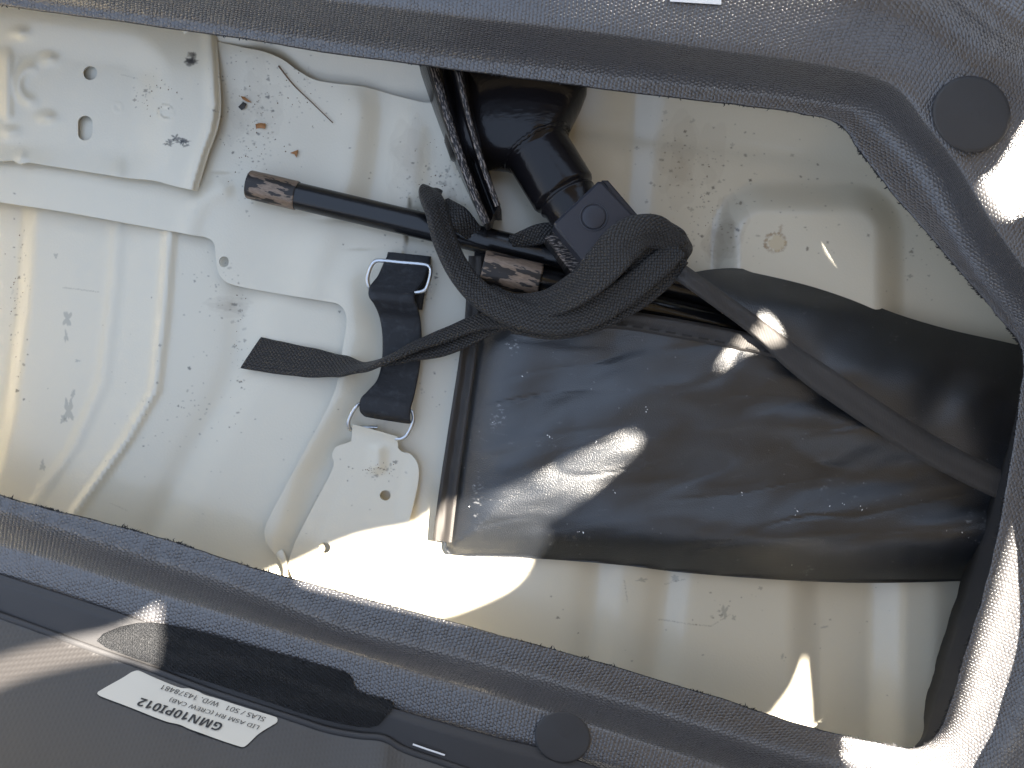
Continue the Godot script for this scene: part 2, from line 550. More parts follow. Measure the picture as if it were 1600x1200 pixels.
func make_materials() -> void:
	var orange_peel := tex(noise_image(512, 0.05, 3))
	var dirt := tex(dirt_map())
	var p := mat(lin(0.615, 0.57, 0.458), 0.30, 0.0, 0.5)
	relief(p, orange_peel, 0.006, 1.6)
	p.clearcoat_enabled = true
	p.clearcoat = 0.4
	p.clearcoat_roughness = 0.12
	p.detail_enabled = true
	p.detail_blend_mode = BaseMaterial3D.BLEND_MODE_MIX
	p.detail_albedo = dirt
	p.detail_uv_layer = BaseMaterial3D.DETAIL_UV_2
	M.paint = p

	var grain := tex(pebbles(768, 36, 5))
	var f := mat(lin(0.082, 0.080, 0.083), 0.24, 0.0, 0.9)
	relief(f, grain, 0.058, 1.12)
	M.grain = f
	M.plastic = mat(lin(0.042, 0.041, 0.042), 0.5, 0.0, 0.45)
	relief(M.plastic, orange_peel, 0.01, 6.0)
	M.fray = mat(lin(0.018, 0.018, 0.02), 0.8)
	M.tag = mat(lin(0.80, 0.80, 0.78), 0.6)

	var lidweave := tex(computed(256, 256, func(x, y):
		var a := sin(TAU * x / 16.0) * 0.5 + 0.5
		var b := sin(TAU * y / 16.0) * 0.5 + 0.5
		return a * b * 0.8 + 0.2 * fposmod(sin(x * 12.9 + y * 78.2) * 43758.5, 1.0)))
	M.lid = mat(lin(0.019, 0.0162, 0.0145), 0.50, 0.0, 0.7)
	relief(M.lid, lidweave, 0.013, 2.6)
	var fuzz := tex(computed(512, 512, func(x, y): return fposmod(sin(floorf(x / 3.0) * 127.1 + floorf(y / 3.0) * 311.7) * 43758.5, 1.0) * (0.4 + 0.6 * absf(sin(TAU * x / 24.0)))))
	M.velcro = mat(lin(0.010, 0.011, 0.013), 0.55, 0.0, 0.5)
	relief(M.velcro, fuzz, 0.08, 2.2)

	var leather := tex(noise_image(768, 0.055, 21, FastNoiseLite.TYPE_SIMPLEX, 4))
	var vinyl := mat(lin(0.0068, 0.0086, 0.0118), 0.39, 0.0, 0.76)
	relief(vinyl, leather, 0.018, 1.6)
	vinyl.detail_enabled = true
	vinyl.detail_blend_mode = BaseMaterial3D.BLEND_MODE_MIX
	vinyl.detail_albedo = tex(dust_map())
	vinyl.detail_uv_layer = BaseMaterial3D.DETAIL_UV_2
	M.vinyl = vinyl
	M.vinyl_back = mat(lin(0.008, 0.008, 0.009), 0.4)
	relief(M.vinyl_back, leather, 0.014, 1.6)

	# tubular webbing: paired stitches in herringbone rows
	var braid_image := computed(256, 256, func(x, y):
		var u: float = (x + y) / 16.0
		var v: float = (x - y) / 16.0 + 64.0
		var over: bool = posmod(int(floorf(u)) + int(floorf(v)), 2) == 0
		return sqrt(maxf(0.0, sin(PI * fposmod(v, 1.0)))) * (0.75 + 0.25 * sin(PI * fposmod(u, 1.0))) if over else 0.85 * sqrt(maxf(0.0, sin(PI * fposmod(u, 1.0)))) * (0.75 + 0.25 * sin(PI * fposmod(v, 1.0))))
	var braid := tex(braid_image)
	M.web = mat(Color.WHITE, 0.42, 0.0, 0.5)
	M.web.albedo_texture = tex(darken_gaps(braid_image, lin(0.003, 0.003, 0.003), lin(0.030, 0.027, 0.025)))  # weave gaps shaded in the colour: dark low, paler on thread tops
	relief(M.web, braid, 0.12, 2.1)
	M.web.rim_enabled = true
	M.web.rim = 0.12
	var twill := tex(computed(256, 256, func(x, y):
		var s := fposmod(x + y * 0.5, 16.0) / 16.0
		return 0.75 * sqrt(maxf(0.0, sin(PI * s))) + 0.25 * (0.5 + 0.5 * sin(TAU * y / 8.0))))
	M.tape = mat(lin(0.038, 0.034, 0.031), 0.5, 0.0, 0.5)
	relief(M.tape, twill, 0.03, 5.0)
	M.tape.rim_enabled = true
	M.tape.rim = 0.25
	M.tan_web = mat(lin(0.30, 0.22, 0.12), 0.7)
	relief(M.tan_web, twill, 0.05, 5.0)
	M.thread = mat(lin(0.012, 0.011, 0.010), 0.7)

	var lumps := tex(noise_image(512, 0.02, 31, FastNoiseLite.TYPE_SIMPLEX_SMOOTH, 4))
	M.enamel = mat(lin(0.009, 0.008, 0.009), 0.20, 0.0, 0.4)
	relief(M.enamel, lumps, 0.014, 1.2)
	M.rod = mat(lin(0.008, 0.008, 0.009), 0.22, 0.0, 0.5)
	relief(M.rod, orange_peel, 0.004, 2.0)
	var worn := mat(Color.WHITE, 0.42, 0.25, 0.5)
	worn.albedo_texture = tex(blotches(512, lin(0.20, 0.145, 0.105), lin(0.022, 0.018, 0.016), 0.010, 77, 0.57))
	relief(worn, lumps, 0.02, 1.0)
	worn.uv1_scale = Vector3(0.6, 2.0, 1.0)
	M.worn = worn
	var edge := mat(Color.WHITE, 0.35, 0.5, 0.5)
	edge.albedo_texture = tex(blotches(512, lin(0.20, 0.17, 0.15), lin(0.014, 0.012, 0.012), 0.03, 83, 0.43))
	relief(edge, lumps, 0.03, 1.0)
	edge.uv1_scale = Vector3(1.1, 5.0, 1.0)
	M.edge = edge
	M.head = mat(lin(0.022, 0.024, 0.033), 0.38, 0.0, 0.5)
	relief(M.head, orange_peel, 0.004, 2.0)

	var dusty := mat(Color.WHITE, 0.55, 0.0, 0.4)
	dusty.albedo_texture = tex(rubber_map())
	relief(dusty, lumps, 0.02, 2.0)
	M.rubber = dusty
	M.zinc = mat(lin(0.56, 0.58, 0.60), 0.28, 1.0)
	relief(M.zinc, lumps, 0.01, 6.0)
	M.paper = mat(lin(0.66, 0.62, 0.53), 0.55)
	M.ink = mat(lin(0.035, 0.033, 0.03), 0.7)
	M.leaf = mat(lin(0.33, 0.15, 0.05), 0.6)
	M.dark_leaf = mat(lin(0.05, 0.045, 0.04), 0.6)
	M.twig = mat(lin(0.16, 0.10, 0.06), 0.7)
	M.lint = mat(lin(0.8, 0.8, 0.8), 0.7)
	M.unseen_tan = mat(lin(0.27, 0.24, 0.165), 0.9)  # tan of the unseen overhead panel and side wall, for warm bounce

func darken_gaps(im: Image, low: Color, high: Color) -> Image:
	var o := Image.create(im.get_width(), im.get_height(), false, Image.FORMAT_RGB8)
	for y in im.get_height():
		for x in im.get_width():
			o.set_pixel(x, y, low.lerp(high, im.get_pixel(x, y).r))
	return o

func rubber_map() -> Image:
	var n := noise_image(256, 0.016, 50)
	var f := noise_image(256, 0.1, 51)
	var im := Image.create(256, 256, false, Image.FORMAT_RGB8)
	for y in 256:
		for x in 256:
			var k := clampf((n.get_pixel(x, y).r - 0.56) * 2.4, 0.0, 1.0) * (0.3 + 0.7 * f.get_pixel(x, y).r)
			var a := lin(0.016, 0.017, 0.020).lerp(lin(0.13, 0.14, 0.15), k * 0.45)
			im.set_pixel(x, y, a)
	var rg := RandomNumberGenerator.new()
	rg.seed = 8
	for q in 46:
		var p := Vector2(rg.randf() * 256.0, rg.randf() * 256.0)
		scratch(im, p, p + Vector2(rg.randfn() * 3.0, rg.randf_range(6, 30)), 0.6, lin(0.2, 0.21, 0.22), 0.3, rg)
	return im

# ---------------------------------------------------------------- the floor
var rib1 := pv([187, 320, 178, 450, 160, 600, 115, 700, 50, 790, -20, 880])
var rib2 := pv([268, 330, 255, 500, 242, 610, 200, 685, 115, 805, 40, 910])
var dip := pv([385, 440, 373, 560, 350, 620, 300, 710, 235, 845, 190, 930])
var step0 := pv([42, 300, 30, 480, 8, 650, -30, 800])

func pdist(line: PackedVector2Array, p: Vector2) -> float:
	var best := 1e9
	for i in line.size() - 1:
		best = minf(best, p.distance_squared_to(Geometry2D.get_closest_point_to_segment(p, line[i], line[i + 1])))
	return sqrt(best)

func floor_h(x: float, y: float) -> float:
	var h := FLOOR - 0.0035
	var a := xat(rib1, y)
	var b := xat(rib2, y)
	var c := xat(dip, y)
	h += 0.005 * sst(xat(step0, y) - 10.0, xat(step0, y) + 22.0, x)
	# rising flank between the first two creases, falling into the dip, then up to the next field
	h += 0.006 * clampf((x - a) / maxf(b - a, 20.0), 0.0, 1.0) + 0.0022 * bell(x - a, 11.0) + 0.0030 * bell(x - b, 10.0)
	h -= 0.005 * clampf((x - b) / maxf(c - b, 20.0), 0.0, 1.0)
	h -= 0.003 * bell(x - c, 28.0)
	h += 0.0025 * sst(c - 4.0, c + 60.0, x)
	# right of the jack
	h -= 0.004 * bell(x - 985.0 - (y - 250.0) * -0.08, 26.0)
	var q := (Vector2(x - 1262.0, y - 520.0)).abs() - Vector2(66.0, 150.0)
	var sd := Vector2(maxf(q.x, 0.0), maxf(q.y, 0.0)).length() + minf(maxf(q.x, q.y), 0.0) - 62.0
	h += 0.016 * (1.0 - sst(-26.0, 26.0, sd))
	# bottom right
	if y > 700.0:
		var k := sst(700.0, 800.0, y)
		h -= 0.005 * k * bell(x - 1042.0 + (y - 900.0) * 0.12, 26.0)
		h -= 0.010 * k * sst(1225.0, 1285.0, x)
		h += 0.011 * k * sst(1350.0, 1420.0, x)
		h -= 0.006 * k * sst(1455.0, 1500.0, x)
		h += 0.003 * k * bell(x - 660.0, 24.0)
	# the wall side rises towards the top edge
	var top := 20.0 + x * 0.13
	h += 0.020 * sst(70.0, -60.0, y - top)
	return h

func floor_at(x: float, y: float) -> Vector3: return at(x, y, floor_h(x, y))

var ridge_a := pv([566, 130, 560, 190, 546, 270, 520, 330])
var ridge_b := pv([650, 150, 644, 200, 634, 320, 620, 400])
var ridge_c := pv([505, 360, 494, 400, 482, 460, 478, 520])
var ridge_d := pv([560, 395, 540, 440, 548, 520, 522, 620, 450, 740, 412, 860])
var ridge_e := curve(pv([345, 296, 318, 312, 302, 336, 294, 368, 290, 440]), 3)

func side_h(x: float, y: float) -> float:
	var h := FLOOR + 0.0088
	h += 0.004 * sst(430.0, 330.0, x) * sst(140.0, 300.0, y) * sst(480.0, 380.0, y)
	if y < 345.0:
		h += (0.0036 * bell(x - xat(ridge_a, y), 30.0) + 0.003 * bell(x - xat(ridge_b, y), 26.0)) * sst(0.0, 60.0, y - 60.0 - (x - 345.0) * 0.3) * sst(345.0, 320.0, y)
		h -= 0.004 * bell(x - 598.0 + (y - 200.0) * 0.1, 34.0)
	if y > 330.0 and y < 540.0:
		h += 0.0036 * bell(x - xat(ridge_c, y), 32.0) * sst(300.0, 410.0, y) * sst(580.0, 430.0, y)
	if y > 390.0:
		h += 0.0046 * bell(x - xat(ridge_d, y), 27.0) * sst(370.0, 470.0, y)
		h -= 0.0035 * sst(0.0, 60.0, x - xat(ridge_d, y) - 18.0) * sst(400.0, 520.0, y)
	if x < 380.0 and y > 270.0 and y < 430.0:
		h += 0.003 * bell(pdist(ridge_e, Vector2(x, y)), 18.0)
	# step down past the overlap near the strap
	h -= 0.0030 * sst(632.0, 634.5, x + (y - 380.0) * 0.1) * sst(300.0, 340.0, y)
	# the flap that leaves the floor at the left
	h += 0.0015 * sst(60.0, -60.0, x)
	# dimples
	h -= 0.0015 * bell(Vector2(x - 690.0, y - 585.0).length(), 14.0)
	h += 0.012 * sst(150.0, -20.0, y - (x - 345.0) * 0.2 - 30.0)
	return h

func side_at(x: float, y: float) -> Vector3: return at(x, y, side_h(x, y))

func mount_h(x: float, y: float) -> float:
	var h := FLOOR + 0.0225
	# a shallow pan with sloping flanks
	var q := (Vector2(x - 40.0, y - 148.0 - x * 0.11)).abs() - Vector2(150.0, 50.0)
	var sd := Vector2(maxf(q.x, 0.0), maxf(q.y, 0.0)).length() + minf(maxf(q.x, q.y), 0.0) - 20.0
	h -= 0.0075 * (1.0 - sst(-8.0, 62.0, sd))
	# rolled right edge
	var e := xat(pv([338, 40, 342, 110, 345, 165, 338, 205, 325, 240, 308, 298]), y)
	h += 0.0022 * bell(x - e + 12.0, 10.0) - 0.004 * sst(-9.0, 0.0, x - e)
	# pressed boss at the far left
	h += 0.0030 * bell(x - 12.0, 9.0) * sst(70.0, 90.0, y) * sst(195.0, 175.0, y)
	var d := Vector2((x - 52.0) * 1.1, y - 132.0).length()
	h += 0.0026 * bell(d - 26.0, 9.0) * sst(66.0, 40.0, x)
	h += 0.0035 * bell(Vector2(x - 76.0, (y - 92.0) * 1.6).length(), 14.0) + 0.0035 * bell(Vector2(x - 74.0, (y - 184.0) * 1.6).length(), 14.0)
	h += 0.0030 * bell(Vector2(x - 32.0, (y - 52.0) * 1.6).length(), 14.0) + 0.0030 * bell(Vector2(x - 15.0, (y - 207.0) * 1.6).length(), 16.0)
	# crimped lower edge
	h += 0.0016 * bell(Vector2(x - 34.0, y - 246.0).length(), 9.0)
	h += 0.0012 * (bell(x - 186.0, 12.0) - bell(x - 120.0, 30.0)) * sst(230.0, 275.0, y)
	# weld spot
	var w := Vector2(x - 259.0, y - 176.0).length()
	h += 0.0005 * bell(w - 10.0, 2.0) - 0.0003 * (1.0 - sst(6.0, 10.0, w))
	h += 0.0003 * bell(Vector2(x - 184.0, y - 168.0).length() - 6.0, 3.0)
	return h

func mount_at(x: float, y: float) -> Vector3: return at(x, y, mount_h(x, y))

func bracket_h(x: float, y: float) -> float:
	var h := FLOOR + 0.0178 - 0.00002 * (y - 700.0)
	h += 0.0030 * bell(x - 590.0, 12.0) * sst(690.0, 705.0, y) * sst(748.0, 725.0, y)
	h -= 0.0005 * bell((x - 540.0) - (y - 730.0) * -0.40, 14.0) * sst(700.0, 780.0, y)
	h += 0.0020 * sst(625.0, 652.0, x + (y - 740.0) * 0.2) * sst(700.0, 740.0, y)
	h += 0.0030 * sst(700.0, 668.0, y + (620.0 - x) * 0.27)
	return h

func bracket_at(x: float, y: float) -> Vector3: return at(x, y, bracket_h(x, y))

func build_floor() -> void:
	var fl := thing("floor", "", "", "", "structure")
	put("floor_pan", sheet(pv([-330, -130, 1800, -130, 1800, 1350, -330, 1350]), floor_at, 6.0).mesh(), M.paint, fl)
	var edge := PackedVector2Array()
	edge.append_array(pv([-300, 262, -160, 290]))
	edge.append_array(curve(pv([0, 316, 100, 331, 200, 349, 300, 367, 322, 371, 334, 380, 337, 400, 340, 422, 350, 438, 372, 447, 430, 458, 510, 471, 530, 476, 540, 490, 541, 510, 535, 548, 525, 605, 500, 660, 470, 715, 430, 790]), 4))
	edge.append_array(curve(pv([416, 818, 413, 834, 418, 850, 428, 864, 440, 880, 444, 898]), 4))
	edge.append_array(pv([520, 960, 560, 990, 800, 1030, 800, 600]))
	edge.append_array(curve(pv([770, 400, 750, 280, 706, 172, 660, 160, 620, 150, 570, 136, 520, 130, 490, 124, 465, 110, 440, 92, 410, 80, 380, 74, 345, 66]), 4))
	edge.append_array(pv([200, 40, -300, -20]))
	var gap := curve(pv([690, 428, 686, 440, 684, 470, 690, 486, 706, 490, 735, 494, 760, 470, 750, 420, 710, 418]), 4, true)
	put("side_panel", sheet(edge, side_at, 5.0, [circle(350, 409, 7.5, 8.5), gap], 0.0012).mesh(), M.paint, fl)
	# the turned-down tongue at the lower tip of the side panel
	put("panel_tongue", sweep(curve3([at(436, 862, -0.1052), at(442, 874, -0.1035), at(446, 886, -0.104), at(446, 898, -0.1065)], 5), func(t, a): return Vector2(cos(a) * 0.0035 * (1.0 - 0.5 * t), sin(a) * 0.0018), 10).mesh(), M.paint, fl)
	var mo := pv([-300, -40, 338, 30])
	mo.append_array(curve(pv([338, 55, 342, 110, 345, 165, 340, 200, 327, 236, 318, 265, 308, 298]), 4))
	mo.append_array(curve(pv([302, 297, 270, 290, 240, 282, 200, 278, 160, 272, 110, 264, 70, 258, 45, 254, 30, 256, 20, 251, 0, 252]), 4))
	mo.append_array(pv([-300, 215]))
	var slot := PackedVector2Array()
	for k in 29:
		var a := PI * k / 14.0
		slot.append(Vector2(133, 200 + (8.0 if a < PI else -8.0)) + Vector2(cos(a) * 11.5, sin(a) * 11.5))
	put("mounting_panel", sheet(mo, mount_at, 4.0, [circle(141, 114, 11.0), slot], 0.0012).mesh(), M.paint, fl)
	var bo := curve(pv([551, 663, 575, 669, 600, 676, 621, 682]), 3)
	bo.append_array(curve(pv([622, 700, 628, 706, 640, 709, 649, 718, 654, 732, 653, 755, 643, 800, 630, 850, 615, 930, 610, 960]), 4))
	bo.append_array(pv([560, 975, 475, 945]))
	bo.append_array(curve(pv([449, 884, 462, 845, 490, 790, 520, 732, 519, 712, 524, 699, 536, 694, 549, 690]), 4))
	put("strap_bracket", sheet(bo, bracket_at, 4.0, [circle(602, 774, 8.5, 8.0), circle(507, 856, 9.5, 8.5)], 0.0018).mesh(), M.paint, fl)

# ---------------------------------------------------------------- the frame
# stations round the opening: lip, flange, wall foot, crest, outer edge of the top face
func stations() -> Array:
	var a := []
	a.append_array([[-150, -22, -150, -45, -150, -60, -150, -95, -150, -185], [0, 8, 0, -10, 0, -28, 5, -65, 5, -155], [300, 48, 302, 30, 304, 14, 310, -25, 312, -115]])
	a.append_array([[520, 82, 523, 62, 526, 45, 534, 0, 540, -90], [700, 107, 703, 86, 706, 68, 715, 22, 722, -70], [900, 133, 905, 110, 908, 92, 918, 45, 930, -45], [1100, 157, 1104, 135, 1108, 116, 1118, 74, 1140, -22]])
	a.append_array([[1245, 176, 1262, 155, 1270, 138, 1280, 97, 1320, -8], [1310, 193, 1345, 176, 1362, 160, 1395, 130, 1445, 33], [1345, 238, 1395, 225, 1418, 212, 1455, 200, 1530, 95], [1390, 296, 1445, 285, 1468, 270, 1500, 260, 1592, 130]])
	a.append_array([[1445, 360, 1498, 372, 1520, 365, 1548, 340, 1650, 200], [1500, 424, 1550, 450, 1572, 440, 1605, 420, 1710, 280], [1560, 495, 1605, 520, 1630, 515, 1665, 495, 1770, 380], [1597, 548, 1640, 580, 1665, 580, 1700, 560, 1800, 490]])
	a.append_array([[1594, 620, 1632, 636, 1658, 640, 1700, 645, 1800, 640], [1575, 745, 1620, 760, 1655, 765, 1715, 772, 1815, 780], [1556, 850, 1610, 866, 1650, 873, 1725, 885, 1825, 905], [1533, 940, 1595, 962, 1640, 975, 1720, 992, 1820, 1015]])
	a.append_array([[1508, 1020, 1572, 1050, 1618, 1068, 1695, 1094, 1795, 1140], [1488, 1090, 1552, 1122, 1592, 1147, 1660, 1190, 1755, 1260], [1466, 1143, 1512, 1195, 1538, 1224, 1590, 1270, 1680, 1350], [1434, 1168, 1440, 1215, 1445, 1245, 1455, 1290, 1490, 1400]])
	a.append_array([[1380, 1163, 1360, 1202, 1352, 1225, 1345, 1265, 1330, 1340], [1259, 1135, 1225, 1170, 1215, 1190, 1205, 1222, 1190, 1266], [1100, 1084, 1075, 1126, 1068, 1142, 1055, 1176, 1040, 1218], [925, 1033, 900, 1074, 893, 1090, 880, 1120, 868, 1174]])
	a.append_array([[737, 981, 722, 1026, 716, 1042, 700, 1068, 690, 1129], [569, 936, 550, 982, 544, 998, 535, 1017, 525, 1078], [403, 890, 385, 922, 379, 938, 370, 965, 360, 1018], [257, 842, 245, 877, 240, 892, 232, 922, 225, 972]])
	a.append_array([[117, 806, 108, 833, 104, 848, 98, 880, 92, 928], [0, 775, -4, 800, -7, 815, -10, 849, -15, 894], [-150, 735, -155, 762, -158, 778, -162, 812, -170, 850], [-230, 650, -260, 650, -280, 650, -310, 650, -420, 650], [-230, 100, -260, 100, -280, 100, -310, 100, -420, 100]])
	return a

func build_frame() -> void:
	var fr := thing("compartment_surround", "dark grey grained plastic frame round the floor opening, with frayed cut lip", "frame")
	var st := stations()
	var n := st.size()
	var rails := []
	for r in 5:
		var line := PackedVector2Array()
		for s in st: line.append(Vector2(s[r * 2], s[r * 2 + 1]))
		rails.append(curve(line, 12, true))
	var rows := []
	var lips := []
	var mids := PackedVector3Array()
	var wob := FastNoiseLite.new()
	wob.seed = 8
	wob.frequency = 0.11
	for k in n * 12:
		var e: Vector2 = rails[0][k]
		var f: Vector2 = rails[1][k]
		var w: Vector2 = rails[2][k]
		var c: Vector2 = rails[3][k]
		var o: Vector2 = rails[4][k]
		e += (f - e).normalized() * wob.get_noise_1d(k) * 2.5
		var s := float(k) / 12.0
		# 1 where the lid hinges (lower side), 0 elsewhere
		var low := sst(23.0, 25.0, s) * sst(33.8, 33.0, s)
		var out := (o - c).normalized()
		var row := PackedVector3Array()
		row.append(at(e.x, e.y, -0.0475))
		row.append(at(lerpf(e.x, f.x, 0.12), lerpf(e.y, f.y, 0.12), -0.0462))
		row.append(at(lerpf(e.x, f.x, 0.5), lerpf(e.y, f.y, 0.5), -0.0452))
		row.append(at(lerpf(e.x, f.x, 0.8), lerpf(e.y, f.y, 0.8), -0.0440))
		row.append(at(f.x, f.y, -0.0420))
		row.append(at(lerpf(f.x, w.x, 0.5), lerpf(f.y, w.y, 0.5), -0.0385))
		row.append(at(w.x, w.y, -0.0325))
		row.append(at(lerpf(w.x, c.x, 0.35), lerpf(w.y, c.y, 0.35), -0.0212))
		row.append(at(lerpf(w.x, c.x, 0.7), lerpf(w.y, c.y, 0.7), -0.0090))
		row.append(at(lerpf(w.x, c.x, 0.86), lerpf(w.y, c.y, 0.86), -0.0035))
		row.append(at(c.x, c.y, -0.0006))
		row.append(at(lerpf(c.x, o.x, 0.14), lerpf(c.y, o.y, 0.14), 0.0005))
		row.append(at(lerpf(c.x, o.x, 0.5), lerpf(c.y, o.y, 0.5), 0.0004))
		row.append(at(lerpf(c.x, o.x, 0.85), lerpf(c.y, o.y, 0.85), 0.0004))
		row.append(at(o.x, o.y, lerpf(0.0015, -0.001, low)))
		var p1 := o + out * lerpf(24.0, 10.0, low)
		row.append(at(p1.x, p1.y, lerpf(0.0060, -0.005, low)))
		p1 = o + out * lerpf(50.0, 40.0, low)
		row.append(at(p1.x, p1.y, lerpf(0.0150, -0.012, low)))
		p1 = o + out * lerpf(72.0, 70.0, low)
		row.append(at(p1.x, p1.y, lerpf(0.0215, -0.014, low)))
		p1 = o + out * lerpf(90.0, 100.0, low)
		row.append(at(p1.x, p1.y, lerpf(0.0225, -0.015, low)))
		p1 = o + out * lerpf(420.0, 420.0, low)
		row.append(at(p1.x, p1.y, lerpf(0.0225, -0.016, low)))
		rows.append(row)
		# cut lip: hangs below the edge, leaning into the bin on the right
		var lean := sst(14.5, 18.0, s) * sst(22.6, 20.5, s)
		var lip := PackedVector3Array()
		lip.append(row[0])
		var q := e - (f - e).normalized() * 1.5
		lip.append(at(q.x, q.y, -0.0488))
		var z := e - (f - e).normalized() * lerpf(-2.0, 40.0, lean)
		lip.append(at(lerpf(q.x, z.x, 0.5), lerpf(q.y, z.y, 0.5), lerpf(-0.0502, -0.065, lean)))
		lip.append(at(z.x, z.y, lerpf(-0.0505, -0.088, lean)))
		lip.append(at(e.x + (f.x - e.x) * 1.2, e.y + (f.y - e.y) * 1.2, -0.0515))
		lips.append(lip)
	put("rim", grid(rows, true, false).mesh(), M.grain, fr)
	for row: PackedVector3Array in lips:
		mids.append((row[0] + row[4]) * 0.5)
	put("cut_lip", grid(lips, true, false, mids).mesh(), M.fray, fr)
	# frayed fibres along the cut
	var r := RandomNumberGenerator.new()
	r.seed = 12
	var mb := MB.new()
	for k in n * 12:
		var s := float(k) / 12.0
		if s > 33.0: continue
		var dens := 5.0 if s < 8.0 else 13.0
		if s > 3.8 and s < 5.3: dens = 8.0
		for q in int(dens + r.randf() * 2.0):
			if wob.get_noise_1d(k * 1.4 + 700.0) < r.randf_range(-0.10, 0.45): continue
			var e: Vector2 = rails[0][k].lerp(rails[0][(k + 1) % (n * 12)], r.randf())
			var f: Vector2 = rails[1][k]
			var inw := (e - f).normalized()
			var along := inw.orthogonal()
			var len := r.randf_range(1.5, 5.0) * (1.8 if r.randf() < 0.12 else 1.0)
			var p0 := e - inw * 1.0
			var p1 := p0 + inw * len * 0.6 + along * r.randf_range(-2.5, 2.5)
			var p2 := p1 + inw * len * 0.4 + along * r.randf_range(-4.0, 4.0)
			var ww := r.randf_range(0.7, 1.7)
			var h := -0.0475 - r.randf() * 0.001
			var nn := Vector3(r.randf_range(-0.4, 0.4), 1, r.randf_range(-0.4, 0.4)).normalized()
			var a0 := p0 - along * ww; var a1 := p0 + along * ww; var b0 := p1 - along * ww * 0.7; var b1 := p1 + along * ww * 0.7
			var i0 := mb.add(at(a0.x, a0.y, h), nn); var i1 := mb.add(at(a1.x, a1.y, h), nn); var i2 := mb.add(at(b1.x, b1.y, h + 0.0006), nn); var i3 := mb.add(at(b0.x, b0.y, h + 0.0006), nn)
			var i4 := mb.add(at(p2.x, p2.y, h - r.randf_range(-0.001, 0.002)), nn)
			mb.quad(i0, i1, i2, i3)
			mb.tri(i3, i2, i4)
	tag(put("frayed_fibres", mb.mesh(), M.fray, fr), "", "", "", "stuff")
	# walls of the bin, out of view under the frame, keeping sky light out
	var unseen_wall := []
	for k in range(0, n * 12, 4):
		var e: Vector2 = rails[0][k]
		var c: Vector2 = rails[3][k]
		var d := (c - e).normalized()
		var w0 := e + d * 70.0
		unseen_wall.append(PackedVector3Array([at(w0.x, w0.y, -0.049), at(w0.x, w0.y, -0.07), at(w0.x, w0.y, -0.135)]))
	var wm := PackedVector3Array()
	for row: PackedVector3Array in unseen_wall: wm.append(row[1] * 1.2)
	tag(put("unseen_wall", grid(unseen_wall, true, false, wm).mesh(), M.paint), "", "", "", "structure")
	# round plugs
	put("plug", plug(1518, 178, 62, 59, 0.5, 0.0065), M.plastic, fr)
	put("plug", plug(879, 1152, 44, 40, 0.3, 0.0035), M.plastic, fr)
	# corner of a white paper tag on the top face
	put("paper_tag", sheet(pv([1044, -40, 1128, -34, 1127, 7, 1047, 2]), func(x, y): return at(x, y, 0.0018), 12.0, [], 0.0004).mesh(), M.tag, fr)

func plug(x: float, y: float, rx: float, ry: float, tilt: float, top: float) -> ArrayMesh:
	var rows := []
	for s in [[1.0, -0.001], [1.0, top * 0.72], [0.985, top * 0.88], [0.95, top * 0.97], [0.9, top], [0.6, top * 1.04], [0.3, top * 1.07], [0.01, top * 1.08]]:
		var row := PackedVector3Array()
		for p in circle(x, y, rx * s[0], ry * s[0], tilt, 48): row.append(at(p.x, p.y, s[1]))
		rows.append(row)
	return grid(rows, false, true).mesh()

# ---------------------------------------------------------------- the lid
var hinge := curve(pv([-220, 888, -100, 928, 0, 962, 92, 995, 183, 1028, 238, 1047, 323, 1079, 403, 1105, 460, 1124, 512, 1141, 561, 1150, 599, 1154, 632, 1172, 700, 1195, 800, 1230, 950, 1285, 1150, 1360]), 4)
var fold := curve(pv([-220, 824, -100, 864, 0, 898, 176, 955, 380, 1025, 587, 1099, 775, 1153, 839, 1168, 917, 1194, 1050, 1240, 1180, 1290]), 4)

func lid_h(x: float, y: float) -> float:
	return 0.0045 + 0.00028 * maxf(0.0, y - yat(hinge, x))

func lid_at(x: float, y: float) -> Vector3: return at(x, y, lid_h(x, y))

func flap_h(x: float, y: float) -> float:
	var a := yat(fold, x)
	var b := yat(hinge, x)
	var t := clampf((y - a) / maxf(b - a, 1.0), 0.0, 1.0)
	return 0.0010 + 0.0025 * sst(0.0, 0.25, t) + 0.0006 * sin(x * 0.02)

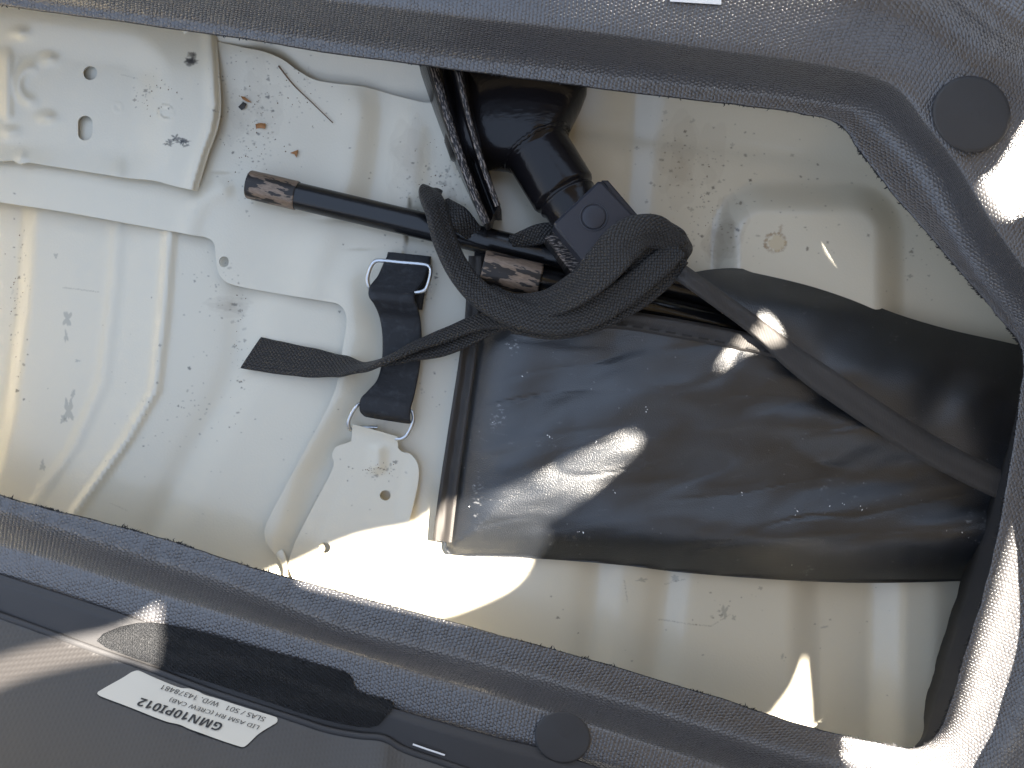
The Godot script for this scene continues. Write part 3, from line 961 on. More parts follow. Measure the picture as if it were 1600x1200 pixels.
func build_lid() -> void:
	var lid := thing("storage_hatch", "open dark brown storage lid hinged along the lower side of the grey frame", "lid")
	var o := PackedVector2Array()
	o.append_array(hinge)
	o.append_array(pv([1150, 1600, -260, 1600]))
	put("lid_panel", sheet(o, lid_at, 14.0, [], 0.003).mesh(), M.lid, lid)
	var f := PackedVector2Array()
	f.append_array(fold)
	var back := hinge.duplicate()
	back.reverse()
	f.append_array(back)
	put("hinge_flap", sheet(f, func(x, y): return at(x, y, flap_h(x, y)), 6.0, [], 0.0018).mesh(), M.plastic, lid)
	var bead := PackedVector3Array()
	for p in hinge: bead.append(at(p.x, p.y, 0.0048))
	put("edge_bead", sweep(bead, func(_t, a): return Vector2(cos(a) * 0.0022, sin(a) * 0.0016), 10).mesh(), M.plastic, lid)
	# hook-and-loop pad with bristles
	var pad := curve(pv([152, 1002, 215, 974, 300, 985, 400, 1013, 500, 1040, 545, 1055, 560, 1082, 612, 1098, 604, 1118, 578, 1137, 500, 1123, 400, 1090, 300, 1057, 232, 1036]), 3, true)
	var r := RandomNumberGenerator.new()
	r.seed = 5
	put("hook_pad", sheet(pad, func(x, y): return at(x, y, flap_h(x, y) + 0.0018 + 0.0004 * sin(x * 1.3) * sin(y * 1.1)), 3.0, [], 0.0015).mesh(), M.velcro, lid)
	var mb := MB.new()
	for k in 6500:
		var p := Vector2(r.randf_range(150, 615), r.randf_range(972, 1140))
		if not Geometry2D.is_point_in_polygon(p, pad): continue
		var b := at(p.x, p.y, flap_h(p.x, p.y) + 0.0015)
		var t := b + Vector3(r.randf_range(-0.0006, 0.0006), r.randf_range(0.0008, 0.0018), r.randf_range(-0.0006, 0.0006))
		var s := Vector3(0.00022, 0, 0).rotated(Vector3.UP, r.randf() * TAU)
		mb.flat([b - s, b + s, t + s * 0.6], s.cross(t - b).normalized())
	tag(put("hook_bristles", mb.mesh(), M.velcro, lid), "", "", "", "stuff")
	# printed label
	var edge := PackedVector2Array()
	edge.append_array(curve(pv([206, 1050, 216, 1048, 232, 1055, 260, 1067, 282, 1075, 296, 1076, 308, 1080, 320, 1086, 340, 1092, 380, 1105, 426, 1119, 433, 1123, 433, 1128]), 4))
	edge.append_array(curve(pv([431, 1130, 405, 1146, 388, 1162, 380, 1167, 370, 1165, 340, 1155, 310, 1144, 296, 1139, 280, 1132, 262, 1128, 240, 1120, 200, 1104, 160, 1089, 152, 1084]), 4))
	edge.append_array(curve(pv([153, 1081, 170, 1071, 190, 1060, 204, 1051]), 3))
	var lab := put("printed_label", sheet(edge, func(x, y): return at(x, y, lid_h(x, y) + 0.0010 + 0.0005 * bell(x - y * 0.3 + 30.0, 9.0)), 5.0, [], 0.0004).mesh(), M.paper, lid)
	lab.set_meta("label", "off-white printed part label, upside down on the brown lid")
	var font := SystemFont.new()
	font.font_names = PackedStringArray(["Droid Sans"])
	var bold := SystemFont.new()
	bold.font_names = PackedStringArray(["Droid Sans"])
	bold.font_weight = 700
	# each line: text, font, start and end of its foot line, height of its letters
	words(lab, "GMN10PI012", bold, Vector2(350, 1131), Vector2(221, 1090), Vector2(-9.0, 11.5))
	words(lab, "LID ASM RH (CREW CAB)", font, Vector2(407, 1133), Vector2(268, 1089), Vector2(-5.0, 6.5))
	words(lab, "SLAS / S01   W/D. 14378481", font, Vector2(416, 1121), Vector2(256, 1070), Vector2(-5.0, 6.5))
	# two slits of bare light plastic
	put("pale_thread", sweep(PackedVector3Array([at(645, 1163, 0.0062), at(668, 1171, 0.0064), at(695, 1180, 0.0062)]), func(_t, a): return Vector2(cos(a) * 0.0006, sin(a) * 0.0005), 6).mesh(), M.lint, lid)

func words(parent: Node, s: String, font: Font, from: Vector2, to: Vector2, tall: Vector2) -> void:
	var t := TextMesh.new()
	t.text = s
	t.font = font
	t.font_size = 64
	t.pixel_size = 0.01
	t.depth = 0.0
	t.curve_step = 2.0
	t.horizontal_alignment = HORIZONTAL_ALIGNMENT_LEFT
	var arr := t.get_mesh_arrays()
	var vs: PackedVector3Array = arr[Mesh.ARRAY_VERTEX]
	var ids: PackedInt32Array = arr[Mesh.ARRAY_INDEX]
	var lo := Vector2(1e9, 1e9)
	var hi := Vector2(-1e9, -1e9)
	for p in vs:
		lo = lo.min(Vector2(p.x, p.y))
		hi = hi.max(Vector2(p.x, p.y))
	var mb := MB.new()
	var nn := Vector3(0.1, 0.9, -0.4).normalized()
	for p in vs:
		var q := from + (to - from) * ((p.x - lo.x) / (hi.x - lo.x)) + tall * ((p.y - lo.y) / (hi.y - lo.y))
		mb.add(at(q.x, q.y, lid_h(q.x, q.y) + 0.0017 + 0.0005 * bell(q.x - q.y * 0.3 + 30.0, 9.0)), nn)
	for k in range(0, ids.size(), 3): mb.tri(ids[k], ids[k + 1], ids[k + 2])
	put("lettering", mb.mesh(), M.ink, parent)

# ---------------------------------------------------------------- the tool bag
var bag_df: DF
var flap_top := curve(pv([1062, 428, 1080, 426, 1110, 421, 1150, 419, 1190, 425, 1260, 440, 1330, 462, 1400, 490, 1480, 514, 1560, 532, 1620, 545, 1720, 564]), 4)
var flap_low := curve(pv([1062, 430, 1075, 436, 1120, 467, 1180, 511, 1240, 560, 1300, 603, 1380, 657, 1470, 711, 1540, 747, 1600, 775, 1720, 830]), 4)
var crumple := FastNoiseLite.new()
var folds := []

func front_h(x: float, y: float) -> float:
	var d := maxf(bag_df.get_at(x, y), 0.0)
	var h := FLOOR + 0.010 + lerpf(0.020, 0.033, sst(740.0, 1020.0, x)) * (1.0 - pow(1.0 - clampf(d / 110.0, 0.0, 1.0), 3.0))
	h += 0.001 * sst(900.0, 1500.0, x)
	var k := sst(0.0, 70.0, d)
	for f in folds:
		var t := clampf((x - f[0]) / (f[2] - f[0]), 0.0, 1.0)
		var yy := lerpf(f[1], f[3], t) + 10.0 * sin(t * 4.0 + f[1])
		var w := sst(f[0] - 60.0, f[0] + 120.0, x) * sst(f[2] + 100.0, f[2] - 80.0, x)
		h += f[4] * w * bell(y - yy, f[5]) * k
	h += 0.0042 * crumple.get_noise_2d(x * 0.40 - y * 0.15, y * 0.95 + x * 0.2) * k
	h += 0.0015 * crumple.get_noise_2d(x * 1.0 + 400.0, y * 2.4 + x * 0.45) * k
	var c := crumple.get_noise_2d(x * 0.42 + 50.0, y * 1.7 + x * 0.22)
	h -= 0.0011 * bell(c, 0.13) * k * (0.4 + 0.6 * sst(-0.1, 0.3, crumple.get_noise_2d(x * 0.6 - 700.0, y * 0.6)))
	return h

func front_at(x: float, y: float) -> Vector3: return at(x, y, front_h(x, y))

func over_h(x: float, y: float) -> float:
	var a := yat(flap_top, x)
	var b := yat(flap_low, x)
	var t := clampf((y - a) / maxf(b - a, 6.0), 0.0, 1.0)
	var tip := sst(1180.0, 1065.0, x)
	var lo := lerpf(FLOOR + 0.018, -0.056, tip)
	var hi := -0.0625 + 0.010 * tip
	var h := lerpf(lo, hi, 1.0 - pow(1.0 - t, 1.7)) + 0.005 * (1.0 - tip) * sin(PI * minf(t * 1.1, 1.0))
	var k := sst(0.0, 0.35, t) * sst(1.0, 0.85, t) * (1.0 - tip)
	h += 0.006 * crumple.get_noise_2d(x * 0.7 + y * 0.5 + 900.0, y * 0.9 - x * 0.3) * k
	h -= 0.006 * k * bell(x - 1480.0 + (y - 600.0) * 0.3, 40.0)
	return h

func over_at(x: float, y: float) -> Vector3: return at(x, y, over_h(x, y))

# a flat ribbon that lies on a surface along a plan line
func tape(line: PackedVector2Array, wide: Callable, hf: Callable, lift: float) -> MB:
	var rows := []
	var n := line.size()
	for i in n:
		var t := (line[mini(i + 1, n - 1)] - line[maxi(i - 1, 0)]).normalized()
		var s := t.orthogonal()
		var f := float(i) / (n - 1)
		var w: float = wide.call(f)
		var row := PackedVector3Array()
		for k in 11:
			var u := k / 10.0 * 2.0 - 1.0
			var p := line[i] + s * w * u
			var up := lift * (1.0 - pow(absf(u), 6.0)) + 0.0009 * bell(absf(u) - 0.70, 0.12) - 0.0009 * bell(u, 0.16)
			row.append(at(p.x, p.y, hf.call(p.x, p.y) + up))
		rows.append(row)
	return grid(rows, false, false)

func stitches(line: PackedVector2Array, hf: Callable, lift: float, gap: float) -> MB:
	var b := MB.new()
	var acc := 0.0
	for i in line.size() - 1:
		var p := line[i]
		var q := line[i + 1]
		var m := p.distance_to(q)
		var t := (q - p) / m
		var s := gap - acc
		while s < m:
			var c := p + t * s
			var o := t.orthogonal() * 1.5
			var pts := []
			for g in [c - t * gap * 0.3 - o, c + t * gap * 0.3 - o, c + t * gap * 0.3 + o, c - t * gap * 0.3 + o]:
				pts.append(at(g.x, g.y, hf.call(g.x, g.y) + lift))
			b.flat(pts, Vector3.UP)
			s += gap
		acc = m - (s - gap)
	return b

func build_bag() -> void:
	var bag := thing("tool_bag", "black vinyl tool bag with taped edges lying open on the cream floor", "bag")
	crumple.seed = 17
	crumple.frequency = 0.006
	crumple.fractal_octaves = 2
	folds = [[930, 590, 1420, 680, 0.006, 34.0], [960, 735, 1560, 745, -0.007, 44.0], [1000, 640, 1300, 610, -0.003, 22.0], [900, 850, 1560, 838, 0.004, 46.0], [960, 900, 1500, 885, -0.003, 26.0], [760, 640, 960, 560, -0.004, 46.0], [740, 760, 900, 640, 0.003, 40.0], [1080, 560, 1250, 610, 0.003, 24.0], [1350, 800, 1600, 790, -0.004, 24.0]]
	# back panel under the rods
	var bo := pv([742, 380, 900, 400, 1090, 430, 1300, 470, 1640, 560, 1680, 900, 1500, 900, 1100, 890, 760, 860, 700, 820, 735, 520])
	put("back_panel", sheet(bo, func(x, y): return at(x, y, FLOOR + 0.0095 + 0.001 * sin(x * 0.03)), 12.0, [], 0.002).mesh(), M.vinyl_back, bag)
	# front panel; the mouth (last edge group) stays up on the rods
	var o := curve(pv([752, 508, 745, 520, 733, 600, 718, 700, 706, 780, 698, 830, 695, 852, 702, 866]), 4)
	o.append_array(curve(pv([742, 870, 820, 872, 900, 877, 980, 884, 1050, 893, 1130, 900, 1200, 905, 1280, 909, 1350, 911, 1430, 910, 1500, 908]), 3))
	o.append_array(pv([1700, 905]))
	var open := o.size() - 1
	o.append_array(pv([1720, 740]))
	o.append_array(curve(pv([1500, 730, 1380, 655, 1300, 590, 1240, 556, 1170, 540, 1100, 528, 1000, 514, 900, 510, 820, 512]), 3))
	bag_df = DF.new(o, 8.0, open)
	put("front_panel", sheet(o, front_at, 4.0, [], 0.0015).mesh(), M.vinyl, bag)
	# flap folded over the top right
	var fo := flap_top.duplicate()
	for k in range(flap_low.size() - 1, 0, -1): fo.append(flap_low[k])
	put("flap", sheet(fo, over_at, 4.0, [], 0.0018).mesh(), M.vinyl, bag)
	# binding tapes
	var left := curve(pv([738, 505, 728, 580, 713, 680, 700, 770, 691, 846]), 6)
	put("binding_tape", tape(left, func(t): return 13.0 + 2.0 * t, func(x, y): return lerpf(front_h(x + 8.0, y), FLOOR + 0.017, 0.3) , 0.0022).mesh(), M.tape, bag)
	put("binding_tape", tape(curve(pv([744, 400, 742, 440, 738, 500]), 5), func(_t): return 12.0, func(_x, _y): return FLOOR + 0.013, 0.002).mesh(), M.tape, bag)
	var mouth := curve(pv([765, 502, 830, 500, 900, 497, 960, 499, 1010, 505, 1080, 517, 1150, 531, 1220, 546, 1275, 560]), 6)
	put("binding_tape", tape(mouth, func(_t): return 15.0, func(x, y): return front_h(x, maxf(y, yat(mouth, x) + 6.0)), 0.0026).mesh(), M.tape, bag)
	var row := PackedVector2Array()
	for p in mouth: row.append(p + Vector2(-2, 8))
	var st := stitches(row, func(x, y): return front_h(x, maxf(y, yat(mouth, x) + 6.0)), 0.0036, 26.0)
	var diag := curve(pv([1064, 426, 1120, 466, 1180, 510, 1240, 560, 1300, 603, 1380, 657, 1460, 706, 1530, 742, 1590, 770]), 6)
	put("binding_tape", tape(diag, func(t): return 14.0 + 8.0 * sst(0.2, 0.5, t), func(x, y): return over_h(x, minf(y, yat(flap_low, x))), 0.0024).mesh(), M.tape, bag)
	put("stitching", joined([st]).mesh(), M.thread, bag)

# ---------------------------------------------------------------- rods and jack
func rod(label: String, a: Vector3, b: Vector3, r: float, r_end: float, end_len: float) -> void:
	var t := thing("jack_handle_rod", label, "rod", "jack handle rods in the bag mouth")
	var dir := (b - a).normalized()
	var path := PackedVector3Array()
	for k in 13: path.append(a.lerp(b, k / 12.0))
	put("rod_tube", round_tube(path, r, 28).mesh(), M.rod, t)
	# worn end: a sleeve with a rim, closed by a flat dark disc
	var side := dir.cross(Vector3.UP).normalized()
	var up := side.cross(dir)
	var rows := []
	var mids := PackedVector3Array()
	for s in [[end_len, r + 0.0001], [end_len, r_end], [end_len * 0.97, r_end + 0.0002], [end_len * 0.5, r_end + 0.0002], [0.001, r_end], [0.0, r_end - 0.0006]]:
		var row := PackedVector3Array()
		var c := a + dir * (s[0] as float) - dir * 0.002
		for k in 28: row.append(c + (side * cos(TAU * k / 28.0) + up * sin(TAU * k / 28.0)) * (s[1] as float))
		rows.append(row)
		mids.append(c)
	put("worn_end", grid(rows, false, true, mids).mesh(), M.worn, t)
	var cap := MB.new()
	var c0 := a - dir * 0.0018
	var ring := []
	for k in 28: ring.append(c0 + (side * cos(TAU * k / 28.0) + up * sin(TAU * k / 28.0)) * (r_end - 0.0008))
	cap.flat(ring, -dir)
	put("dark_end_disc", cap.mesh(), M.rod, t)

func build_rods() -> void:
	rod("long black rod with a worn bare end, upper of two rods, over the cream floor", at(393, 289, -0.092), at(1330, 512, -0.100), 0.0098, 0.0104, 0.036)
	rod("black rod with a chipped copper-brown sleeve under the webbing loop", at(758, 418, -0.076), at(1330, 556, -0.098), 0.0078, 0.0122, 0.042)
	# chips in the first rod's paint
	var tanw := put("webbing_end", sweep(curve3([at(768, 452, -0.093), at(800, 458, -0.091), at(850, 470, -0.092), at(880, 478, -0.094)], 4), func(_t, a): return Vector2(cos(a) * 0.009, sin(a) * 0.0012), 14).mesh(), M.tan_web)
	tag(tanw, "short tan woven webbing end below the chipped copper-brown sleeve", "webbing")

func build_jack() -> void:
	var j := thing("car_jack", "black enamelled car jack with square head, sticking out from under the frame", "jack")
	# pressed channel of the base, seen on edge
	var rails := [[652, 98, 756, 354, -0.090], [664, 98, 759, 352, -0.062], [680, 99, 763, 349, -0.056], [694, 100, 768, 344, -0.060], [700, 102, 771, 336, -0.072], [704, 103, 774, 330, -0.062], [708, 104, 777, 324, -0.046], [718, 106, 780, 322, -0.044], [728, 108, 783, 326, -0.050], [732, 110, 784, 330, -0.095]]
	var rows := []
	for k in 17:
		var t := k / 16.0
		var row := PackedVector3Array()
		for q in rails:
			var x := lerpf(q[0], q[2], t) - 6.0 * sin(PI * t)
			var y := lerpf(q[1], q[3], t)
			row.append(at(x, y, q[4] - 0.012 * (1.0 - t) - 0.010 * t * t))
		rows.append(row)
	var last: PackedVector3Array = rows[16]
	var shut := PackedVector3Array()
	for p in last: shut.append(Vector3(p.x, minf(p.y, -0.1), p.z) + Vector3(0.0, 0.0, 0.001))
	put("base_channel", grid(rows, false, false).mesh(), M.enamel, j)
	put("channel_end", grid([last, shut], false, false).mesh(), M.edge, j)
	# rubbed edges of the channel
	var e1 := PackedVector3Array()
	var e2 := PackedVector3Array()
	for k in 17:
		e1.append(rows[k][2] + Vector3(-0.0012, 0.0002, 0.0)); e2.append(rows[k][7] + Vector3(-0.001, 0.0003, 0.0))
	put("rubbed_edge", sweep(e1, func(_t, a): return Vector2(cos(a) * 0.0030, sin(a) * 0.0009), 8).mesh(), M.edge, j)
	put("rubbed_edge", sweep(e2, func(_t, a): return Vector2(cos(a) * 0.0020, sin(a) * 0.0010), 8).mesh(), M.edge, j)
	# housing and ram on one axis
	var a := at(841, 237, -0.080)
	var b := at(882, 304, -0.073)
	var ax := (b - a).normalized()
	var side := ax.cross(Vector3.UP).normalized()
	var up := side.cross(ax).normalized()
	put("housing", lathe(a, ax, side, up, [[-0.085, 0.026, 0.6], [-0.070, 0.036, 0.55], [-0.055, 0.046, 0.50], [-0.042, 0.0545, 0.46], [-0.028, 0.0570, 0.46], [-0.020, 0.0515, 0.52], [-0.013, 0.0430, 0.62], [-0.007, 0.0340, 0.78], [-0.003, 0.0280, 0.92], [0.0, 0.0245, 1.0]]).mesh(), M.enamel, j)
	put("ram_cylinder", lathe(a, ax, side, up, [[-0.006, 0.0238], [-0.0045, 0.0258], [-0.001, 0.0262], [0.0, 0.0240], [0.002, 0.0238], [0.0355, 0.0236], [0.0375, 0.0226], [0.0385, 0.0205], [0.0400, 0.0200], [0.0410, 0.0212], [0.0425, 0.0214], [0.0440, 0.0200], [0.050, 0.0188], [0.066, 0.0180]]).mesh(), M.enamel, j)
	# weld beads where the cylinder meets the housing
	var wr := PackedVector3Array()
	var rg := RandomNumberGenerator.new()
	rg.seed = 3
	for k in 41:
		var g := PI * (k / 40.0)
		wr.append(a + ax * (-0.003 + rg.randf_range(-0.0006, 0.0006)) + (side * cos(g) + up * sin(g)) * (0.0262 + rg.randf_range(-0.0004, 0.0006)))
	put("weld_bead", sweep(wr, func(t, g): return Vector2(cos(g), sin(g)) * (0.0016 + 0.0004 * sin(t * 130.0)), 8).mesh(), M.enamel, j)
	# square clevis head, its lower plate and the pivot pin
	put("clevis_head", block(pv([866, 348, 934, 284, 941, 284, 990, 336, 989, 344, 928, 420, 921, 420, 866, 354]), func(_x, _y): return -0.040, -0.094, 3.5).mesh(), M.head, j)
	put("clevis_plate", block(pv([852, 372, 872, 356, 928, 424, 905, 442]), func(_x, _y): return -0.060, -0.094, 3.0).mesh(), M.edge, j)
	put("clevis_plate", block(pv([940, 282, 950, 282, 998, 338, 996, 346, 988, 344]), func(_x, _y): return -0.047, -0.094, 2.0).mesh(), M.head, j)
	var rows2 := []
	for s in [[1.22, -0.0399], [1.16, -0.0393], [1.08, -0.0398], [1.02, -0.0404], [1.0, -0.0400], [0.98, -0.0391], [0.92, -0.0387], [0.5, -0.0385], [0.02, -0.0385]]:
		var row := PackedVector3Array()
		for p in circle(928, 339, 18.5 * s[0], 18.5 * s[0], 0.0, 36): row.append(at(p.x, p.y, s[1]))
		rows2.append(row)
	put("pivot_pin", grid(rows2, false, true).mesh(), M.head, j)
	var pr := PackedVector3Array()
	for p in circle(928, 339, 20.5, 20.5, 0.0, 36): pr.append(at(p.x, p.y, -0.0398))
	pr.append(pr[0])

func lathe(a: Vector3, ax: Vector3, side: Vector3, up: Vector3, prof: Array) -> MB:
	var rows := []
	var mids := PackedVector3Array()
	for p in prof:
		var row := PackedVector3Array()
		var c: Vector3 = a + ax * (p[0] as float)
		for k in 48: row.append(c + (side * cos(TAU * k / 48.0) + up * sin(TAU * k / 48.0) * (p[2] as float if p.size() > 2 else 1.0)) * (p[1] as float))
		rows.append(row)
		mids.append(c)
	return grid(rows, false, true, mids)

# ---------------------------------------------------------------- straps
func strand(pts: Array, widths: Array, thick: Array, twists: Array, lobes := 0.18, sub := 10, slant := 0.0) -> MB:
	# pts: x, y, height; widths and thicknesses in mm along the way
	var p := []
	for q in pts: p.append(at(q[0], q[1], q[2]))
	var path := curve3(p, sub)
	var pick := func(l: Array, t: float) -> float:
		var f := t * (l.size() - 1)
		var i := mini(int(f), l.size() - 2)
		return lerpf(l[i], l[i + 1], smoothstep(0.0, 1.0, f - i))
	return sweep(path, func(t, a):
		var w: float = pick.call(widths, t) * 0.0005
		var h: float = pick.call(thick, t) * 0.0005
		var c := cos(a)
		var s := sin(a)
		# pillowy, with long creases along the strap
		var u := signf(c) * pow(absf(c), 0.8)
		var v := signf(s) * pow(absf(s), 0.7)
		var crease := 1.0 - lobes * (0.5 + 0.5 * cos(u * 7.5 + t * 5.0)) * (1.0 - absf(c))
		return Vector2(u * w, v * h * crease), 36, func(t): return pick.call(twists, t) as float, true, Vector3.UP, slant)

func build_straps() -> void:
	var s := thing("webbing_tie", "black braided webbing tie twisted round the jack and rods with a loose cut tail", "strap")
	put("strap_loop", strand([[676, 296, -0.094], [672, 303, -0.083], [682, 330, -0.073], [695, 375, -0.070], [716, 420, -0.066], [752, 462, -0.062], [806, 490, -0.060], [866, 500, -0.057], [922, 488, -0.053], [974, 458, -0.048], [1020, 422, -0.046], [1058, 388, -0.050]],
		[15, 17, 20, 20, 19, 19, 20, 22, 22, 20, 18, 16], [4, 6, 8, 9, 9, 9, 9, 9, 8, 8, 8, 7], [0.0, 0.5, 0.8, 0.7, 0.5, 0.2, 0.1, -0.1, -0.2, -0.1, 0.2], 0.3).mesh(), M.web, s)
	put("strap_turn", strand([[690, 320, -0.087], [716, 340, -0.080], [742, 366, -0.088]], [15, 18, 14], [5, 6, 5], [0.3, 0.2, 0.0], 0.3).mesh(), M.web, s)
	put("strap_turn", strand([[742, 440, -0.076], [790, 474, -0.068], [850, 476, -0.058], [906, 448, -0.046], [946, 410, -0.038], [978, 376, -0.036], [1018, 362, -0.040], [1062, 384, -0.052]],
		[14, 17, 20, 24, 27, 28, 24, 15], [5, 7, 8, 8, 7, 7, 7, 7], [0.1, 0.1, 0.2, 0.3, 0.1, -0.2, -0.5, -0.3], 0.34).mesh(), M.web, s)
	put("strap_turn", strand([[800, 510, -0.072], [868, 514, -0.066], [930, 498, -0.060], [986, 470, -0.057], [1034, 436, -0.056], [1064, 402, -0.058]], [11, 15, 18, 18, 16, 13], [6, 7, 8, 8, 7, 6], [0.0, 0.2, 0.1, -0.2, 0.0], 0.34).mesh(), M.web, s)
	put("strap_turn", strand([[996, 352, -0.052], [1030, 358, -0.050], [1060, 374, -0.054], [1072, 390, -0.062], [1064, 412, -0.070]], [12, 15, 17, 16, 12], [5, 7, 8, 7, 5], [0.4, 0.2, 0.5, 1.0, 1.3], 0.3).mesh(), M.web, s)
	put("strap_turn", strand([[872, 488, -0.066], [930, 462, -0.058], [976, 424, -0.052], [1010, 392, -0.050], [1048, 372, -0.056]], [12, 18, 22, 22, 16], [5, 7, 8, 8, 6], [0.0, 0.1, -0.1, -0.3, 0.0], 0.34).mesh(), M.web, s)
	put("strap_turn", strand([[868, 362, -0.078], [842, 366, -0.080], [800, 380, -0.086]], [14, 15, 12], [4, 5, 4], [0.2, 0.4, 0.6], 0.3).mesh(), M.web, s)
	put("strap_tail", strand([[392, 551, -0.1085], [430, 558, -0.1070], [480, 566, -0.1035], [530, 572, -0.0980], [570, 574, -0.0905], [606, 562, -0.082], [650, 541, -0.083], [700, 522, -0.084], [752, 503, -0.078], [810, 500, -0.070]],
		[26, 25, 23, 19, 13, 9, 11, 12, 13, 12], [2.6, 2.8, 3.2, 4, 5, 6, 6, 6, 6, 6], [0.15, 0.15, 0.2, 0.5, 1.1, 1.4, 1.0, 0.6, 0.4, 0.3], 0.25, 14, -0.38).mesh(), M.web, s)
	put("strap_tail", strand([[598, 568, -0.089], [640, 556, -0.087], [690, 545, -0.088], [730, 528, -0.086], [780, 505, -0.080], [840, 498, -0.074]], [7, 10, 12, 13, 13, 11], [4, 5, 6, 6, 6, 5], [0.8, 0.5, 0.2, 0.1, 0.2], 0.3).mesh(), M.web, s)

func wire(pts: Array, r: float) -> ArrayMesh:
	var p := []
	for q in pts: p.append(at(q[0], q[1], q[2]))
	return round_tube(curve3(p, 6), r, 12).mesh()

# a flat band given by its left and right edges in plan with heights
func band(left: Array, right: Array, thick: float) -> MB:
	var l := []
	var r := []
	for q in left: l.append(at(q[0], q[1], q[2]))
	for q in right: r.append(at(q[0], q[1], q[2]))
	var lc := curve3(l, 7)
	var rc := curve3(r, 7)
	var rows := []
	var mids := PackedVector3Array()
	var n := lc.size()
	for i in n:
		var row := PackedVector3Array()
		var m := (lc[i] + rc[i]) * 0.5
		var t := ((lc[mini(i + 1, n - 1)] + rc[mini(i + 1, n - 1)]) - (lc[maxi(i - 1, 0)] + rc[maxi(i - 1, 0)])).normalized()
		var w := rc[i] - lc[i]
		var up := w.cross(t).normalized()
		if up.y < 0.0 and i == 0: up = -up
		if i > 0 and up.dot((rows[i - 1][3] as Vector3) - mids[i - 1]) < 0.0: up = -up
		for k in 28:
			var a := TAU * k / 28.0
			var c := cos(a)
			var s := sin(a)
			row.append(m + w * 0.5 * signf(c) * pow(absf(c), 0.3) + up * thick * 0.5 * signf(s) * pow(absf(s), 0.5))
		rows.append(row)
		mids.append(m)
	var b := grid(rows, false, true, mids)
	for e in [0, n - 1]:
		var nn: Vector3 = (mids[0] - mids[1]).normalized() if e == 0 else (mids[n - 1] - mids[n - 2]).normalized()
		b.flat(Array(rows[e]), nn)
	return b

func build_rubber() -> void:
	var s := thing("rubber_strap", "dusty black rubber strap held between two bright wire loops", "strap")
	# one band: folded end above the top loop, over its bar, down to the bracket loop and back
	put("rubber_band", band(
		[[608, 395, -0.098], [600, 410, -0.0955], [590, 432, -0.0925], [578, 448, -0.088], [576, 462, -0.0845], [584, 474, -0.088], [592, 492, -0.094], [597, 520, -0.0965], [597, 560, -0.097], [590, 592, -0.096], [574, 612, -0.092], [563, 624, -0.0885], [562, 640, -0.089], [568, 648, -0.094]],
		[[673, 402, -0.098], [670, 418, -0.0955], [662, 440, -0.0925], [650, 456, -0.088], [648, 468, -0.0845], [653, 482, -0.088], [657, 500, -0.094], [659, 530, -0.0965], [657, 566, -0.097], [651, 602, -0.096], [646, 624, -0.092], [642, 638, -0.0885], [641, 654, -0.089], [642, 660, -0.094]], 0.0034).mesh(), M.rubber, s)
	put("folded_end", band([[606, 394, -0.103], [600, 420, -0.103], [592, 450, -0.101], [588, 480, -0.101]], [[674, 401, -0.103], [671, 425, -0.103], [664, 455, -0.101], [660, 484, -0.101]], 0.004).mesh(), M.rubber, s)
	put("wire_loop", wire([[584, 462, -0.094], [577, 449, -0.0885], [574, 437, -0.0868], [577, 423, -0.0858], [583, 411, -0.0852], [593, 407, -0.0850], [628, 410, -0.0850], [662, 413, -0.0850], [671, 417, -0.0852], [673, 426, -0.0858], [668, 446, -0.0866], [662, 454, -0.0868], [650, 457, -0.0872], [638, 458, -0.092]], 0.0014), M.zinc, s)
	put("wire_loop", wire([[590, 668, -0.102], [560, 668, -0.1008], [548, 671, -0.0985], [544, 661, -0.0960], [549, 647, -0.0945], [557, 635, -0.0930], [566, 631, -0.0945], [600, 634, -0.0965], [634, 640, -0.0945], [644, 644, -0.0930], [646, 655, -0.0940], [641, 670, -0.0950], [633, 682, -0.0955], [621, 686, -0.0965], [600, 682, -0.102]], 0.0014), M.zinc, s)

# ---------------------------------------------------------------- debris
func flake(label: String, x: float, y: float, h: float, pts: Array, m: Material) -> void:
	var o := pv(pts)
	var c := Vector2(x, y)
	var q := PackedVector2Array()
	for p in o: q.append(c + p)
	var mesh := sheet(q, func(px, py): return at(px, py, h + 0.0012 + 0.0007 * sin((px - x) * 0.35) + 0.0005 * cos((py - y) * 0.5)), 2.0, [], 0.0003).mesh()
	tag(put("leaf_flake", mesh, m), label, "leaf flake", "dry flakes on the floor")

